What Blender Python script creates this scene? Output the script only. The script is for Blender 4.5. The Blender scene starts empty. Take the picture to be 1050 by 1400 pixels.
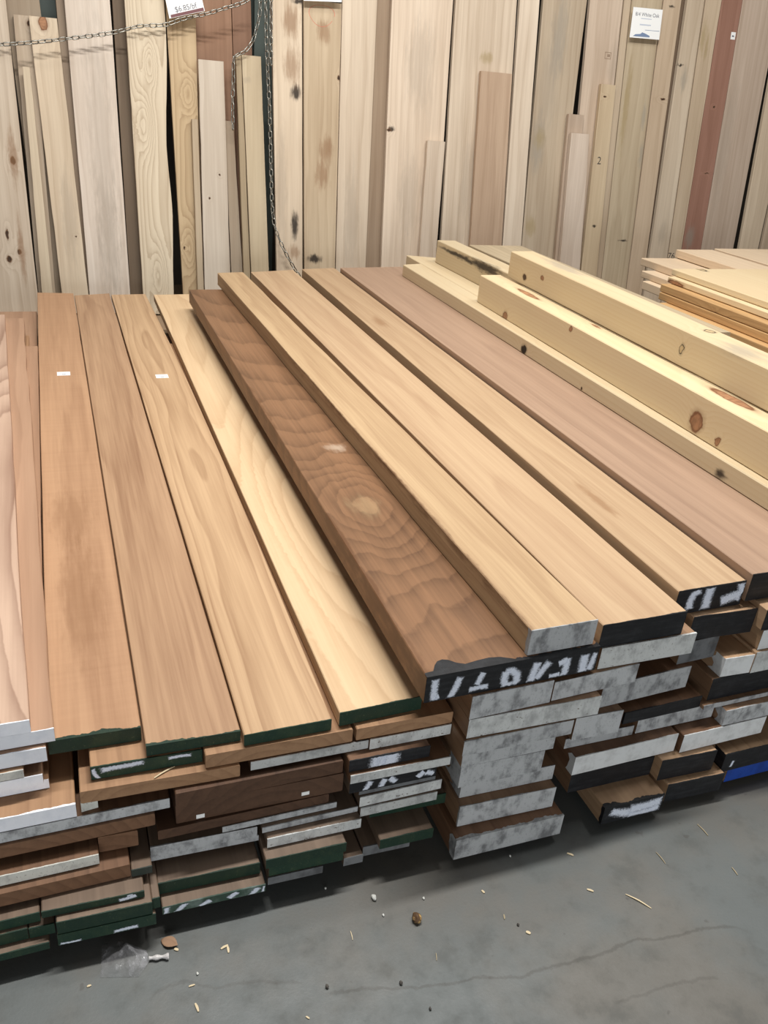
import bpy, bmesh, math, random
from mathutils import Vector, Matrix, noise as mnoise
C = bpy.context.scene.collection
ROWS = [('R3', 'bright blue-ended board at floor level, far right of the stack', 'tan', 'blue', [1.5778, 1.0776, 0.0207, -0.0], [[-0.1422, 0.0], [0.1422, 0.0], [0.1422, 2.6177], [-0.1422, 2.6177]], 0.0415, {}, [], []),
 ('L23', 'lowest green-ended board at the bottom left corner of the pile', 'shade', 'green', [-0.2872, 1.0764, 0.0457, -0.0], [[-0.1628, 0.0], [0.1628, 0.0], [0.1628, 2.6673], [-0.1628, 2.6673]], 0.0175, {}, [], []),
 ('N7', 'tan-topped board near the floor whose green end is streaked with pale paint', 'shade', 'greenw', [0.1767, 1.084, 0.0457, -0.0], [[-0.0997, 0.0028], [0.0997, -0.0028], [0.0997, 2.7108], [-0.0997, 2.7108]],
  0.0203, {}, [],
  [(0.0121, [[-0.092, 0.0184], [-0.095, 0.0012]]), (0.0151, [[-0.0591, 0.0177], [-0.0692, -0.0026]]), (0.0127, [[-0.0115, 0.0102], [-0.0261, 0.0006]]), (0.013, [[0.0398, 0.0165], [0.0299, 0.0069]]),
   (0.0147, [[0.082, 0.0132], [0.0747, -0.001]]), (0.0074, [[0.0983, 0.0152], [0.0948, -0.0004]])]),
 ('N10', 'dark sliver of a board on the floor under the two green ends', 'shade', 'grayd', [0.3409, 1.0917, 0.0457, -0.0], [[-0.0569, 0.0017], [0.0569, -0.0017], [0.0569, 2.6823], [-0.0569, 2.6823]], 0.0204, {}, [], []),
 ('M3', 'small low board end peeking out beside the thick green ends near the floor', 'shade', 'grayd', [0.4647, 1.0923, 0.0457, -0.0], [[-0.0211, 0.0005], [0.0211, -0.0005], [0.0211, 2.6734], [-0.0211, 2.6734]], 0.0223,
  {}, [], []),
 ('R1', 'board on the floor of right stack, black end brushed with pale blue paint', 'tan', 'black', [1.1379, 1.0496, 0.0207, -0.0], [[-0.0828, 0.0011], [0.0828, -0.0011], [0.0828, 2.86], [-0.0828, 2.86]], 0.0528,
  {'lip': 0.008, 'wl': 0.01}, [],
  [(0.0258, [[-0.0588, 0.0368], [-0.017, 0.0206], [0.0039, 0.0207]]), (0.0265, [[-0.0054, 0.0295], [0.0371, 0.0275], [0.0776, 0.0344]]), (0.0221, [[-0.0071, 0.0095], [0.0355, 0.0074], [0.0724, 0.0153]])]),
 ('L20', 'floor-level green-ended board with long white brush dabs at lower left', 'shade', 'green', [-0.0232, 1.074, 0.0457, -0.0], [[-0.0868, 0.0035], [0.0868, -0.0035], [0.0868, 2.6456], [-0.0868, 2.6456]], 0.0294,
  {}, [], [(0.0076, [[0.0106, 0.0058], [0.0309, 0.0076], [0.0534, 0.0075]]), (0.0061, [[-0.0827, 0.0049], [-0.0665, 0.0031], [-0.0475, 0.0034]])]),
 ('R2', 'black-ended board on the floor between the pale-blue-brushed and bright blue ends', 'tan', 'black', [1.3248, 1.0628, 0.0207, -0.0], [[-0.082, 0.0033], [0.082, -0.0033], [0.082, 2.9476], [-0.082, 2.9476]],
  0.0561, {}, [], []),
 ('M2', 'dark-ended board low under the small green-ended board near floor', 'shade', 'grayd', [0.5405, 1.0992, 0.0507, -0.0], [[-0.0525, 0.0021], [0.0525, -0.0021], [0.0525, 2.9354], [-0.0525, 2.9354]], 0.0272, {}, [],
  []),
 ('G1', 'lowest gray-ended board of the middle stack, chipped white paint on its brown top edge', 'redbrown', 'gray', [0.8162, 1.0574, 0.0207, -0.0],
  [[-0.1322, 0.0021], [0.1322, -0.0021], [0.1322, 2.8418], [-0.1322, 2.8418]], 0.0589, {'lip': 0.006, 'wl': 0.03}, [], []),
 ('L22', 'small set-back green end between two stacks at lower left', 'shade', 'green', [-0.1347, 1.0931, 0.0639, -0.0], [[-0.0217, 0.0007], [0.0217, -0.0007], [0.0217, 2.7878], [-0.0217, 2.7878]], 0.0262, {}, [], []),
 ('L21', 'greenish end second from floor at the far left edge', 'shade', 'green', [-0.2941, 1.0944, 0.0639, -0.0], [[-0.1359, 0.0], [0.1359, 0.0], [0.1359, 2.696], [-0.1359, 2.696]], 0.0276, {}, [], []),
 ('N9', 'lower of the two plain dark green ends left of the short green-ended board', 'shade', 'green', [0.3636, 1.0941, 0.0668, -0.0], [[-0.0771, 0.0025], [0.0771, -0.0025], [0.0771, 2.8833], [-0.0771, 2.8833]], 0.0254,
  {}, [], []),
 ('N6', 'scuffed green-ended board resting on the pale-streaked green end', 'shade', 'green', [0.1725, 1.1133, 0.0667, -0.0], [[-0.0988, 0.004], [0.0988, -0.004], [0.0988, 2.7311], [-0.0988, 2.7311]], 0.0302, {}, [],
  []),
 ('L25', 'tiny green end in the gap beside the slanted-streak green end', 'shade', 'green', [0.0663, 1.0819, 0.0758, -0.0], [[-0.0074, -0.0002], [0.0074, 0.0002], [0.0074, 2.8295], [-0.0074, 2.8295]], 0.0279, {}, [],
  []),
 ('M1', 'short green-ended board with tan top standing out low beside the middle stack', 'shade', 'green', [0.5783, 1.0848, 0.0786, -0.0], [[-0.06, 0.0014], [0.06, -0.0014], [0.06, 2.7809], [-0.06, 2.7809]], 0.0269,
  {'jit': 0.001}, [], []),
 ('L19', 'green-ended board with slanted saw streaks at lower left', 'shade', 'green', [-0.025, 1.0753, 0.0758, -0.0], [[-0.0835, 0.0033], [0.0835, -0.0033], [0.0835, 2.6257], [-0.0835, 2.6257]], 0.0317, {}, [], []),
 ('L18', 'green-ended board at left picture edge beside the white-dabbed green end', 'shade', 'green', [-0.3026, 1.1029, 0.0923, -0.0], [[-0.1674, 0.0], [0.1674, 0.0], [0.1674, 2.8005], [-0.1674, 2.8005]], 0.0235, {},
  [], []),
 ('N8', 'upper of the two plain dark green ends left of the short green-ended board', 'shade', 'green', [0.3626, 1.0926, 0.0928, -0.0], [[-0.0831, 0.0022], [0.0831, -0.0022], [0.0831, 2.7497], [-0.0831, 2.7497]], 0.0249,
  {}, [], []),
 ('R6', 'tan-topped black-ended board with white dab, sitting on the blue-ended board', 'tan', 'black', [1.584, 1.0752, 0.0629, -0.0], [[-0.176, 0.0], [0.176, 0.0], [0.176, 2.7923], [-0.176, 2.7923]], 0.0587,
  {'wl': 0.05}, [], [(0.0075, [[-0.145, 0.0307], [-0.1484, 0.0147]])]),
 ('N4', 'lowest gray-painted end of the long gray trio, resting on scuffed green board', 'shade', 'gray', [0.1632, 1.1595, 0.1082, -0.0], [[-0.1151, 0.005], [0.1151, -0.005], [0.1151, 2.5474], [-0.1151, 2.5474]], 0.0147,
  {}, [], []),
 ('L17', 'green-ended board with a white paint dab under the red-brown bare end', 'shade', 'green', [-0.0423, 1.0914, 0.1082, -0.0], [[-0.0893, 0.0038], [0.0893, -0.0038], [0.0893, 2.7099], [-0.0893, 2.7099]], 0.0163,
  {}, [], [(0.0089, [[0.045, 0.0053], [0.0595, 0.0068], [0.0731, 0.01]]), (0.0064, [[0.06, 0.0143], [0.0667, 0.0156]])]),
 ('R5', 'black-ended board shaded beneath the clean white end, left side of right stack', 'tanbrown', 'black', [1.1069, 1.1127, 0.0742, -0.0], [[-0.114, 0.0018], [0.114, -0.0018], [0.114, 2.7249], [-0.114, 2.7249]],
  0.0576, {}, [], []),
 ('M4b', 'green end set back behind two thin white ends, left of middle stack', 'shade', 'green', [0.6024, 1.1444, 0.1062, -0.0], [[-0.0871, 0.0031], [0.0871, -0.0031], [0.0871, 2.7767], [-0.0871, 2.7767]], 0.0287, {},
  [], []),
 ('G2', 'second gray-ended board from the floor in the middle stack, brown top showing', 'tanbrown', 'gray', [0.8169, 1.089, 0.0803, -0.0], [[-0.1166, 0.0041], [0.1166, -0.0041], [0.1166, 2.8577], [-0.1166, 2.8577]],
  0.0593, {'wl': 0.004}, [], []),
 ('R4', 'black-ended board with tan top edge, second layer of the right stack', 'tan', 'black', [1.3004, 1.0822, 0.0775, -0.0], [[-0.0784, 0.0033], [0.0784, -0.0033], [0.0784, 2.6665], [-0.0784, 2.6665]], 0.0631, {}, [],
  []),
 ('N5', 'thin white-ended board lying over the upper plain dark green end', 'shade', 'grayl', [0.387, 1.1208, 0.1184, -0.0], [[-0.0985, 0.0018], [0.0985, -0.0018], [0.0985, 2.8292], [-0.0985, 2.8292]], 0.025, {}, [],
  []),
 ('L24', 'dark greenish end set back beside the red-brown bare end', 'shade', 'greend', [0.0471, 1.1237, 0.1251, -0.0], [[-0.0188, 0.0005], [0.0188, -0.0005], [0.0188, 2.5934], [-0.0188, 2.5934]], 0.0183, {}, [], []),
 ('N1', 'left gray-painted board of the long gray trio under the dark brown ends', 'shade', 'gray', [0.1709, 1.1567, 0.1235, -0.0], [[-0.1038, 0.0038], [0.1038, -0.0038], [0.1038, 2.7968], [-0.1038, 2.7968]], 0.0269, {},
  [], []),
 ('L15', 'bare red-brown end with flaked white paint below the off-white left end', 'redbrown', 'none', [-0.2116, 1.1262, 0.1251, -0.0], [[-0.2384, 0.0], [0.2384, 0.0], [0.2384, 2.8664], [-0.2384, 2.8664]], 0.0323, {},
  [], []),
 ('N3', 'right gray-painted board of the long gray trio above the thin white end', 'shade', 'gray', [0.3827, 1.1395, 0.1441, -0.0], [[-0.1009, -0.0], [0.1009, 0.0], [0.1009, 2.5177], [-0.1009, 2.5177]], 0.0139, {}, [],
  []),
 ('M4', 'lower of two thin white-gray ends stacked left of the middle stack', 'shade', 'grayl', [0.5738, 1.1306, 0.1356, -0.0], [[-0.0869, 0.0007], [0.0869, -0.0007], [0.0869, 2.6013], [-0.0869, 2.6013]], 0.0234, {}, [],
  []),
 ('N2', 'topmost gray-painted board of the long gray trio under the dark brown ends', 'shade', 'gray', [0.3222, 1.1499, 0.1587, -0.0], [[-0.1177, 0.0005], [0.1177, -0.0005], [0.1177, 2.8152], [-0.1177, 2.8152]], 0.0149,
  {}, [], []),
 ('G3', 'gray-ended board with a sloped lower corner, third from floor in middle stack', 'tanbrown', 'gray', [0.8222, 1.1129, 0.1403, -0.0], [[-0.1141, 0.0033], [0.1141, -0.0033], [0.1141, 2.8552], [-0.1141, 2.8552]],
  0.0415, {'wl': 0.05}, [], []),
 ('L13', 'off-white ended board jutting out at the left edge below the long gray strip', 'redbrown', 'offwhite', [-0.2331, 1.1437, 0.1582, -0.0], [[-0.2069, 0.0], [0.2069, 0.0], [0.2069, 2.6661], [-0.2069, 2.6661]],
  0.0247, {'jit': 0.001}, [], []),
 ('M5', 'upper of two thin white-gray ends stacked left of the middle stack', 'shade', 'grayl', [0.5778, 1.1359, 0.1597, -0.0], [[-0.0928, -0.0002], [0.0928, 0.0002], [0.0928, 2.8905], [-0.0928, 2.8905]], 0.027, {}, [],
  []),
 ('R8', 'clean white-ended board, right one of the white pair in the right stack', 'redbrown', 'white', [1.4037, 1.0982, 0.1413, -0.0], [[-0.1257, -0.001], [0.1257, 0.001], [0.1257, 2.557], [-0.1257, 2.557]], 0.0527, {},
  [], []),
 ('R7', 'clean white-ended board, left one of the white pair in the right stack', 'redbrown', 'white', [1.1264, 1.1058, 0.1413, -0.0], [[-0.1424, -0.0008], [0.1424, 0.0008], [0.1424, 2.7738], [-0.1424, 2.7738]], 0.0537,
  {'wl': 0.025}, [], []),
 ('M6b', 'very thin board directly beneath the black end with white digits', 'shade', 'grayd', [0.5702, 1.1411, 0.1874, -0.0], [[-0.0858, 0.0012], [0.0858, -0.0012], [0.0858, 2.7851], [-0.0858, 2.7851]], 0.0093, {}, [],
  []),
 ('L11', 'lowest of three wide dark brown bare ends, its lower face catching light', 'darkbrown', 'none', [0.2527, 1.1527, 0.1743, -0.0], [[-0.1704, 0.0001], [0.1704, -0.0001], [0.1704, 2.5613], [-0.1704, 2.5613]],
  0.0236, {}, [], []),
 ('L14', 'bare brown board end set back right of the off-white left end', 'redbrown', 'none', [0.0108, 1.167, 0.1582, -0.0], [[-0.0358, 0.0016], [0.0358, -0.0016], [0.0358, 2.7065], [-0.0358, 2.7065]], 0.0404, {}, [],
  []),
 ('E3', 'gray-ended board low in the right stack, under the smudgy black-ended board', 'tanbrown', 'gray', [1.063, 1.1352, 0.1957, -0.0], [[-0.0917, 0.0013], [0.0917, -0.0013], [0.0917, 2.6015], [-0.0917, 2.6015]],
  0.0279, {}, [], []),
 ('L12', 'bare dark brown board end directly below the long gray strip at left', 'redbrown', 'none', [-0.19, 1.1689, 0.1992, -0.0], [[-0.27, 0.0], [0.27, 0.0], [0.27, 2.5339], [-0.27, 2.5339]], 0.0303, {}, [], []),
 ('M6', 'thin black-ended board with sprayed white digits, left of middle stack', 'shade', 'black', [0.559, 1.1414, 0.1974, -0.0], [[-0.097, 0.001], [0.097, -0.001], [0.097, 2.8952], [-0.097, 2.8952]], 0.0361, {}, [],
  [(0.0131, [[-0.0524, 0.0207], [-0.0606, 0.0023]]), (0.0133, [[-0.0207, 0.0192], [-0.027, 0.0031]]), (0.0134, [[-0.0068, 0.019], [0.0025, 0.0101]]), (0.0138, [[0.0655, 0.0169], [0.0577, 0.0096]]),
   (0.0157, [[0.0774, 0.0138], [0.0866, 0.0092]]), (0.0143, [[-0.1099, 0.0181], [-0.1121, 0.0017]])]),
 ('R9', 'gray-ended board resting on the right clean white end', 'tanbrown', 'gray', [1.2752, 1.1347, 0.1957, -0.0], [[-0.1115, 0.0003], [0.1115, -0.0003], [0.1115, 2.6271], [-0.1115, 2.6271]], 0.0443, {}, [], []),
 ('R12', 'mottled gray-ended board over the right clean white end at picture edge', 'tanbrown', 'gray', [1.5256, 1.1014, 0.1946, -0.0], [[-0.1344, 0.0], [0.1344, 0.0], [0.1344, 2.9151], [-0.1344, 2.9151]], 0.0454,
  {'wl': 0.03}, [], []),
 ('G4', 'gray-ended board fourth from the floor in the middle stack, painted side showing', 'tanbrown', 'gray', [0.7951, 1.1054, 0.1825, -0.0], [[-0.0997, 0.0021], [0.0997, -0.0021], [0.0997, 2.9216], [-0.0997, 2.9216]],
  0.0592, {'wl': 0.07}, [], []),
 ('L10', 'middle wide dark brown bare end with two small white stickers', 'darkbrown', 'none', [0.2848, 1.1566, 0.1987, -0.0], [[-0.1668, 0.0038], [0.1668, -0.0038], [0.1668, 2.5658], [-0.1668, 2.5658]], 0.0487, {},
  [('front', [-0.1207, 0.0028, 0.0086], 0.016, 0.01), ('front', [0.0882, -0.002, 0.0135], 0.016, 0.009)], []),
 ('R10', 'thin pale gray strip of a board below the wide black end', 'tanbrown', 'gray', [1.4673, 1.1197, 0.2407, -0.0], [[-0.1327, -0.0005], [0.1327, 0.0005], [0.1327, 2.8491], [-0.1327, 2.8491]], 0.0123, {}, [], []),
 ('L8', 'long gray-painted strip end below the lowest bright white end at left', 'redbrown', 'gray', [-0.1854, 1.1757, 0.2302, -0.0], [[-0.2946, 0.0], [0.2946, 0.0], [0.2946, 2.5833], [-0.2946, 2.5833]], 0.0245, {}, [],
  []),
 ('M7', 'white-gray ended board between two black ends left of the middle stack', 'redbrown', 'grayl', [0.5694, 1.1312, 0.2342, -0.0], [[-0.1098, 0.0025], [0.1098, -0.0025], [0.1098, 2.8763], [-0.1098, 2.8763]], 0.0218,
  {}, [], []),
 ('R11', 'smudgy black-ended board jutting from the right stack, mid height', 'redbrown', 'black', [1.2234, 1.1304, 0.2407, -0.0], [[-0.11, -0.0015], [0.11, 0.0015], [0.11, 2.5835], [-0.11, 2.5835]], 0.0337,
  {'wl': 0.004}, [], []),
 ('E1', 'thin gray-ended board fifth from the floor in the middle stack', 'tanbrown', 'gray', [0.8038, 1.1051, 0.2424, -0.0], [[-0.1103, 0.0017], [0.1103, -0.0017], [0.1103, 2.8409], [-0.1103, 2.8409]], 0.0338, {}, [],
  []),
 ('L7', 'short gray-white end tucked beside the widest bright white end', 'shade', 'offwhite', [-0.0333, 1.1869, 0.2554, -0.0], [[-0.0147, -0.0016], [0.0147, 0.0016], [0.0147, 2.7398], [-0.0147, 2.7398]], 0.0236, {}, [],
  []),
 ('L9', 'upper wide dark brown bare end above the stickered one', 'darkbrown', 'none', [0.2841, 1.1566, 0.248, -0.0], [[-0.1655, 0.0014], [0.1655, -0.0014], [0.1655, 2.8755], [-0.1655, 2.8755]], 0.032, {}, [], []),
 ('M8', 'thin black-ended board with one white sprayed block, left of middle stack', 'redbrown', 'black', [0.5464, 1.1428, 0.2567, -0.0], [[-0.088, 0.0017], [0.088, -0.0017], [0.088, 2.6267], [-0.088, 2.6267]], 0.03, {},
  [], [(0.0307, [[-0.0268, 0.03], [-0.0276, 0.0035]]), (0.0312, [[0.0033, 0.0295], [0.0028, 0.0029]]), (0.0309, [[-0.0118, 0.0302], [-0.0124, 0.0024]])]),
 ('W7', 'widest bright white end at left, lowest of the white-ended boards', 'warm', 'brightw', [-0.2382, 1.1775, 0.2554, -0.0], [[-0.1818, 0.0], [0.1818, 0.0], [0.1818, 2.6799], [-0.1818, 2.6799]], 0.0316,
  {'lip': 0.003}, [], []),
 ('D2', 'short gray end left of the smudgy black-ended board in the right stack', 'tanbrown', 'gray', [1.0413, 1.1274, 0.2243, -0.0], [[-0.0611, 0.002], [0.0611, -0.002], [0.0611, 2.8289], [-0.0611, 2.8289]], 0.0648, {},
  [], []),
 ('W6', 'bright white end just above the widest one, second lowest of six', 'warm', 'brightw', [-0.2496, 1.2297, 0.2877, -0.0], [[-0.1504, 0.0], [0.1504, 0.0], [0.1504, 2.703], [-0.1504, 2.703]], 0.0211, {}, [], []),
 ('L5', 'whitish scuffed end below the bare tan ends of the left pile', 'redbrown', 'grayl', [0.3851, 1.1704, 0.2873, -0.0], [[-0.1206, 0.0018], [0.1206, -0.0018], [0.1206, 2.8515], [-0.1206, 2.8515]], 0.0218, {}, [],
  []),
 ('L4', 'rough bare tan end under the green end with white smear', 'warm', 'none', [0.0978, 1.1749, 0.2807, -0.0], [[-0.1453, 0.0058], [0.1453, -0.0058], [0.1453, 2.8077], [-0.1453, 2.8077]], 0.029, {}, [], []),
 ('L6', 'pale gray-ended board below a bare tan end, touching the middle stack', 'redbrown', 'grayl', [0.5975, 1.1628, 0.2873, -0.0], [[-0.0905, 0.0011], [0.0905, -0.0011], [0.0905, 2.6317], [-0.0905, 2.6317]], 0.0269,
  {}, [], []),
 ('D1', 'dark-smudged gray-ended board sixth from the floor in the middle stack', 'tanbrown', 'gray', [0.8207, 1.1029, 0.2769, -0.0], [[-0.1302, 0.0014], [0.1302, -0.0014], [0.1302, 2.916], [-0.1302, 2.916]], 0.0392,
  {'smudge': 1}, [], []),
 ('R13', 'wide plain black-ended board at mid height on the far right', 'tanbrown', 'black', [1.5261, 1.1335, 0.2537, -0.0], [[-0.1739, 0.0], [0.1739, 0.0], [0.1739, 2.7634], [-0.1739, 2.7634]], 0.0637, {}, [], []),
 ('W5', 'bright white end third from the bottom of the left white-ended pile', 'w3', 'brightw', [-0.2586, 1.2195, 0.3095, -0.0005], [[-0.1514, -0.0001], [0.1514, 0.0001], [0.153, 3.1806], [-0.153, 3.1805]], 0.024, {},
  [], []),
 ('L1', 'green-ended board with white smears just under the second top board', 'warm', 'green', [0.0753, 1.2015, 0.3104, -0.0], [[-0.1009, 0.004], [0.1009, -0.004], [0.1009, 2.6049], [-0.1009, 2.6049]], 0.0306,
  {'wl': 0.004}, [],
  [(0.0113, [[-0.0831, 0.0205], [-0.0587, 0.0227], [-0.032, 0.0228], [-0.0072, 0.025]]), (0.0067, [[0.0383, 0.0233], [0.0591, 0.0244], [0.08, 0.0229]]),
   (0.0075, [[-0.0969, 0.0253], [-0.0936, 0.0119], [-0.0889, 0.0014]])]),
 ('L2', 'long bare brown end under the third green-ended top board', 'warm', 'none', [0.3253, 1.1749, 0.3104, -0.0], [[-0.1462, 0.003], [0.1462, -0.003], [0.1462, 2.6129], [-0.1462, 2.6129]], 0.0322, {}, [], []),
 ('L3', 'bare tan-ended board under the palest top board and beside the numbered board', 'warm', 'none', [0.584, 1.1666, 0.3149, -0.0], [[-0.106, 0.0016], [0.106, -0.0016], [0.106, 2.5498], [-0.106, 2.5498]], 0.0299, {},
  [], []),
 ('C2', 'gray-ended board with streaked right end above the smudgy black-ended board', 'redbrown', 'gray', [1.1718, 1.1508, 0.2899, -0.0], [[-0.1249, -0.005], [0.1249, 0.005], [0.1249, 2.5547], [-0.1249, 2.5547]], 0.062,
  {}, [], []),
 ('W4', 'short cream-white end between two longer bright white ends at left', 'warm', 'offwhite', [-0.2586, 1.22, 0.3341, -0.0], [[-0.1214, 0.0], [0.1214, 0.0], [0.1214, 2.7045], [-0.1214, 2.7045]], 0.018, {}, [], []),
 ('C1', 'long pale gray-ended board two below the white-numbered black end', 'tanbrown', 'grayl', [0.8547, 1.108, 0.3168, -0.0], [[-0.1568, 0.004], [0.1568, -0.004], [0.1568, 2.5536], [-0.1568, 2.5536]], 0.0497, {}, [],
  []),
 ('T2', 'second green-ended top board, brown with no sticker, green paint spilling over edge', 't2', 'green', [0.1623, 1.2025, 0.3433, -0.0017],
  [[-0.0878, 0.0026], [0.0878, -0.0026], [0.0885, 3.4176], [-0.0885, 3.3738]], 0.0246, {'lip': 0.006}, [], []),
 ('T3', 'golden streaky top board with white sticker and neat dark green end', 't3', 'green', [0.3408, 1.1829, 0.3433, -0.0029], [[-0.0874, 0.0003], [0.0874, -0.0003], [0.0883, 3.4109], [-0.0883, 3.3966]], 0.0271,
  {'bow': 0.016}, [('top', [0.0122, 2.0766, 0.0271], 0.048, 0.042)], []),
 ('R14', 'white-ended board with brown top edge on the wide black-ended board', 'tan', 'white', [1.4155, 1.1349, 0.3181, -0.0], [[-0.0421, 0.002], [0.0421, -0.002], [0.0421, 2.5158], [-0.0421, 2.5158]], 0.0533,
  {'wl': 0.04}, [], []),
 ('T1', 'orange-brown top board with white sticker and ragged mossy green end', 't1', 'green', [-0.0118, 1.255, 0.3416, -0.0002], [[-0.0823, 0.0027], [0.0823, -0.0027], [0.0876, 3.3428], [-0.0876, 3.3597]], 0.0324,
  {'lip': 0.008}, [('top', [0.0038, 2.0654, 0.0324], 0.048, 0.042)], []),
 ('R14b', 'gray-white end beside the white end on the wide black-ended board', 'tan', 'grayl', [1.5938, 1.13, 0.3181, -0.0], [[-0.1362, 0.0], [0.1362, 0.0], [0.1362, 2.8686], [-0.1362, 2.8686]], 0.0606, {}, [], []),
 ('T4', 'palest yellow top board with a dark green end', 't4', 'green', [0.5355, 1.1878, 0.3455, -0.0155], [[-0.0901, -0.004], [0.0901, 0.004], [0.1122, 3.3678], [-0.1122, 3.3509]], 0.0341, {}, [], []),
 ('W3', 'bright white end third from the top of the left white-ended pile', 'w3', 'brightw', [-0.2582, 1.2311, 0.3529, 0.0004], [[-0.1618, 0.0001], [0.1618, -0.0001], [0.1608, 2.4254], [-0.1608, 2.4256]], 0.0321,
  {'lip': 0.002, 'jit': 0.0012}, [], []),
 ('A2', 'dark gray end set back behind the pale streaked gray end, right stack', 'tanbrown', 'grayd', [1.3171, 1.1708, 0.3525, -0.0], [[-0.0551, -0.0019], [0.0551, 0.0019], [0.0551, 2.5298], [-0.0551, 2.5298]], 0.0607,
  {}, [], []),
 ('W2', 'rough-edged brown board second from top of the left white-ended pile', 'w2', 'brightw', [-0.2399, 1.2432, 0.3857, 0.0128], [[-0.1601, 0.0021], [0.1601, -0.0021], [0.125, 2.7341], [-0.125, 2.7374]], 0.0298,
  {'jit': 0.0025}, [], []),
 ('B2', 'gray-ended board just right of the one under the numbered black end', 'tanbrown', 'gray', [1.0024, 1.1231, 0.3671, -0.0], [[-0.1093, -0.0041], [0.1093, 0.0041], [0.1093, 2.9043], [-0.1093, 2.9043]], 0.0494, {},
  [], []),
 ('B1', 'gray-ended board directly under the white-numbered black end', 'tanbrown', 'gray', [0.7923, 1.1143, 0.3671, -0.0], [[-0.0953, -0.0019], [0.0953, 0.0019], [0.0953, 2.7219], [-0.0953, 2.7219]], 0.0587, {}, [],
  []),
 ('R15', 'white-ended board at right picture edge below the top black ends', 'tan', 'white', [1.5871, 1.1384, 0.3794, -0.0], [[-0.1229, 0.0], [0.1229, 0.0], [0.1229, 2.5954], [-0.1229, 2.5954]], 0.0555, {}, [], []),
 ('W1', 'pinkish figured rough-edged board topping the left white-ended pile', 'w1', 'brightw', [-0.2737, 1.2425, 0.4161, 0.02], [[-0.1563, 0.0031], [0.1563, -0.0031], [0.1025, 2.6908], [-0.1025, 2.6949]], 0.0284,
  {'jit': 0.0025}, [], []),
 ('A', 'pale streaked gray-ended board right of the numbered black end', 'tanbrown', 'grayl', [1.1289, 1.1317, 0.4172, -0.0], [[-0.123, 0.0021], [0.123, -0.0021], [0.123, 2.6045], [-0.123, 2.6045]], 0.0552,
  {'lip': 0.003}, [], []),
 ('R16', 'black-ended board directly under the top board with white smears', 'tan', 'black', [1.3663, 1.1699, 0.414, -0.0], [[-0.0892, 0.0039], [0.0892, -0.0039], [0.0892, 2.873], [-0.0892, 2.873]], 0.0666, {}, [], []),
 ('T5', 'wide dark brown figured board whose black end has white sprayed numbers', 't5', 'black', [0.7917, 1.122, 0.4265, 0.0029], [[-0.1983, -0.001], [0.1983, 0.001], [0.174, 3.0775], [-0.174, 3.0709]], 0.0637,
  {'lip': 0.012}, [],
  [(0.0144, [[-0.179, 0.0526], [-0.1788, 0.0293], [-0.1783, 0.0072]]), (0.013, [[-0.1785, 0.0083], [-0.1707, 0.0108]]), (0.0148, [[-0.1257, 0.048], [-0.1335, 0.022], [-0.1413, -0.0022]]),
   (0.0135, [[-0.0755, 0.0479], [-0.0842, 0.0255]]), (0.0118, [[-0.0991, 0.0128], [-0.0807, 0.0147], [-0.0603, 0.014]]), (0.0174, [[-0.022, 0.0404], [-0.0231, 0.0247], [-0.02, 0.0095], [-0.0087, 0.0055]]),
   (0.0174, [[-0.0198, 0.0415], [-0.0079, 0.0423], [0.0054, 0.0294], [0.0069, 0.0129], [0.0011, 0.005]]), (0.018, [[0.0494, 0.047], [0.045, 0.0265], [0.0414, 0.0039]]),
   (0.0164, [[0.0769, 0.0452], [0.066, 0.0302], [0.058, 0.0156], [0.0547, 0.012]]), (0.0111, [[0.0871, 0.0073], [0.1071, 0.0086]]), (0.0167, [[0.1224, 0.0436], [0.1221, 0.0214], [0.1203, 0.0014]]),
   (0.0148, [[0.1064, 0.0382], [0.1176, 0.0424]]), (0.0209, [[0.1641, 0.044], [0.1649, 0.0181], [0.1658, -0.0059]]), (0.0173, [[0.1916, 0.0441], [0.1873, 0.0246], [0.1832, 0.0089]])]),
 ('R17', 'black-ended board at right picture edge under the pinkish top board', 'tan', 'black', [1.6283, 1.1408, 0.4356, -0.0], [[-0.1717, 0.0], [0.1717, 0.0], [0.1717, 2.8582], [-0.1717, 2.8582]], 0.0574, {}, [], []),
 ('T7', 'tan top board with a plain black end, right of the thick narrow board', 't7', 'black', [1.1042, 1.1362, 0.4732, 0.0047], [[-0.1082, 0.0006], [0.1082, -0.0006], [0.1236, 3.3237], [-0.1236, 3.2644]], 0.0591, {},
  [], []),
 ('T8', 'tan top board whose black end carries white sprayed smears', 't8', 'black', [1.3245, 1.1905, 0.4813, -0.0065], [[-0.0965, -0.0012], [0.0965, 0.0012], [0.0974, 3.2602], [-0.0974, 3.2211]], 0.0656, {}, [],
  [(0.0196, [[-0.038, 0.0585], [-0.0523, 0.0511], [-0.057, 0.0295], [-0.0545, 0.0161]]), (0.0243, [[-0.0066, 0.06], [-0.0076, 0.0377], [-0.0075, 0.0117]]),
   (0.0229, [[0.0846, 0.0591], [0.0915, 0.0352], [0.0848, 0.0198]]), (0.0254, [[0.081, 0.0303], [0.0613, 0.0268], [0.0411, 0.0202]])]),
 ('T6', 'thick narrow gray-ended board lying on top of the dark figured board', 't6', 'gray', [0.8978, 1.1328, 0.4909, 0.019], [[-0.0786, 0.001], [0.0786, -0.001], [0.0698, 3.1752], [-0.0698, 3.1572]], 0.0611,
  {'wl': 0.012, 'jit': 0.002}, [], []),
 ('T9', 'wide pinkish-brown top board beside the pine timbers', 't9', 'black', [1.6128, 1.1836, 0.4938, -0.0069], [[-0.1872, -0.0013], [0.1872, 0.0013], [0.1871, 3.2177], [-0.1871, 3.1752]], 0.0733, {}, [], [])]
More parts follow.
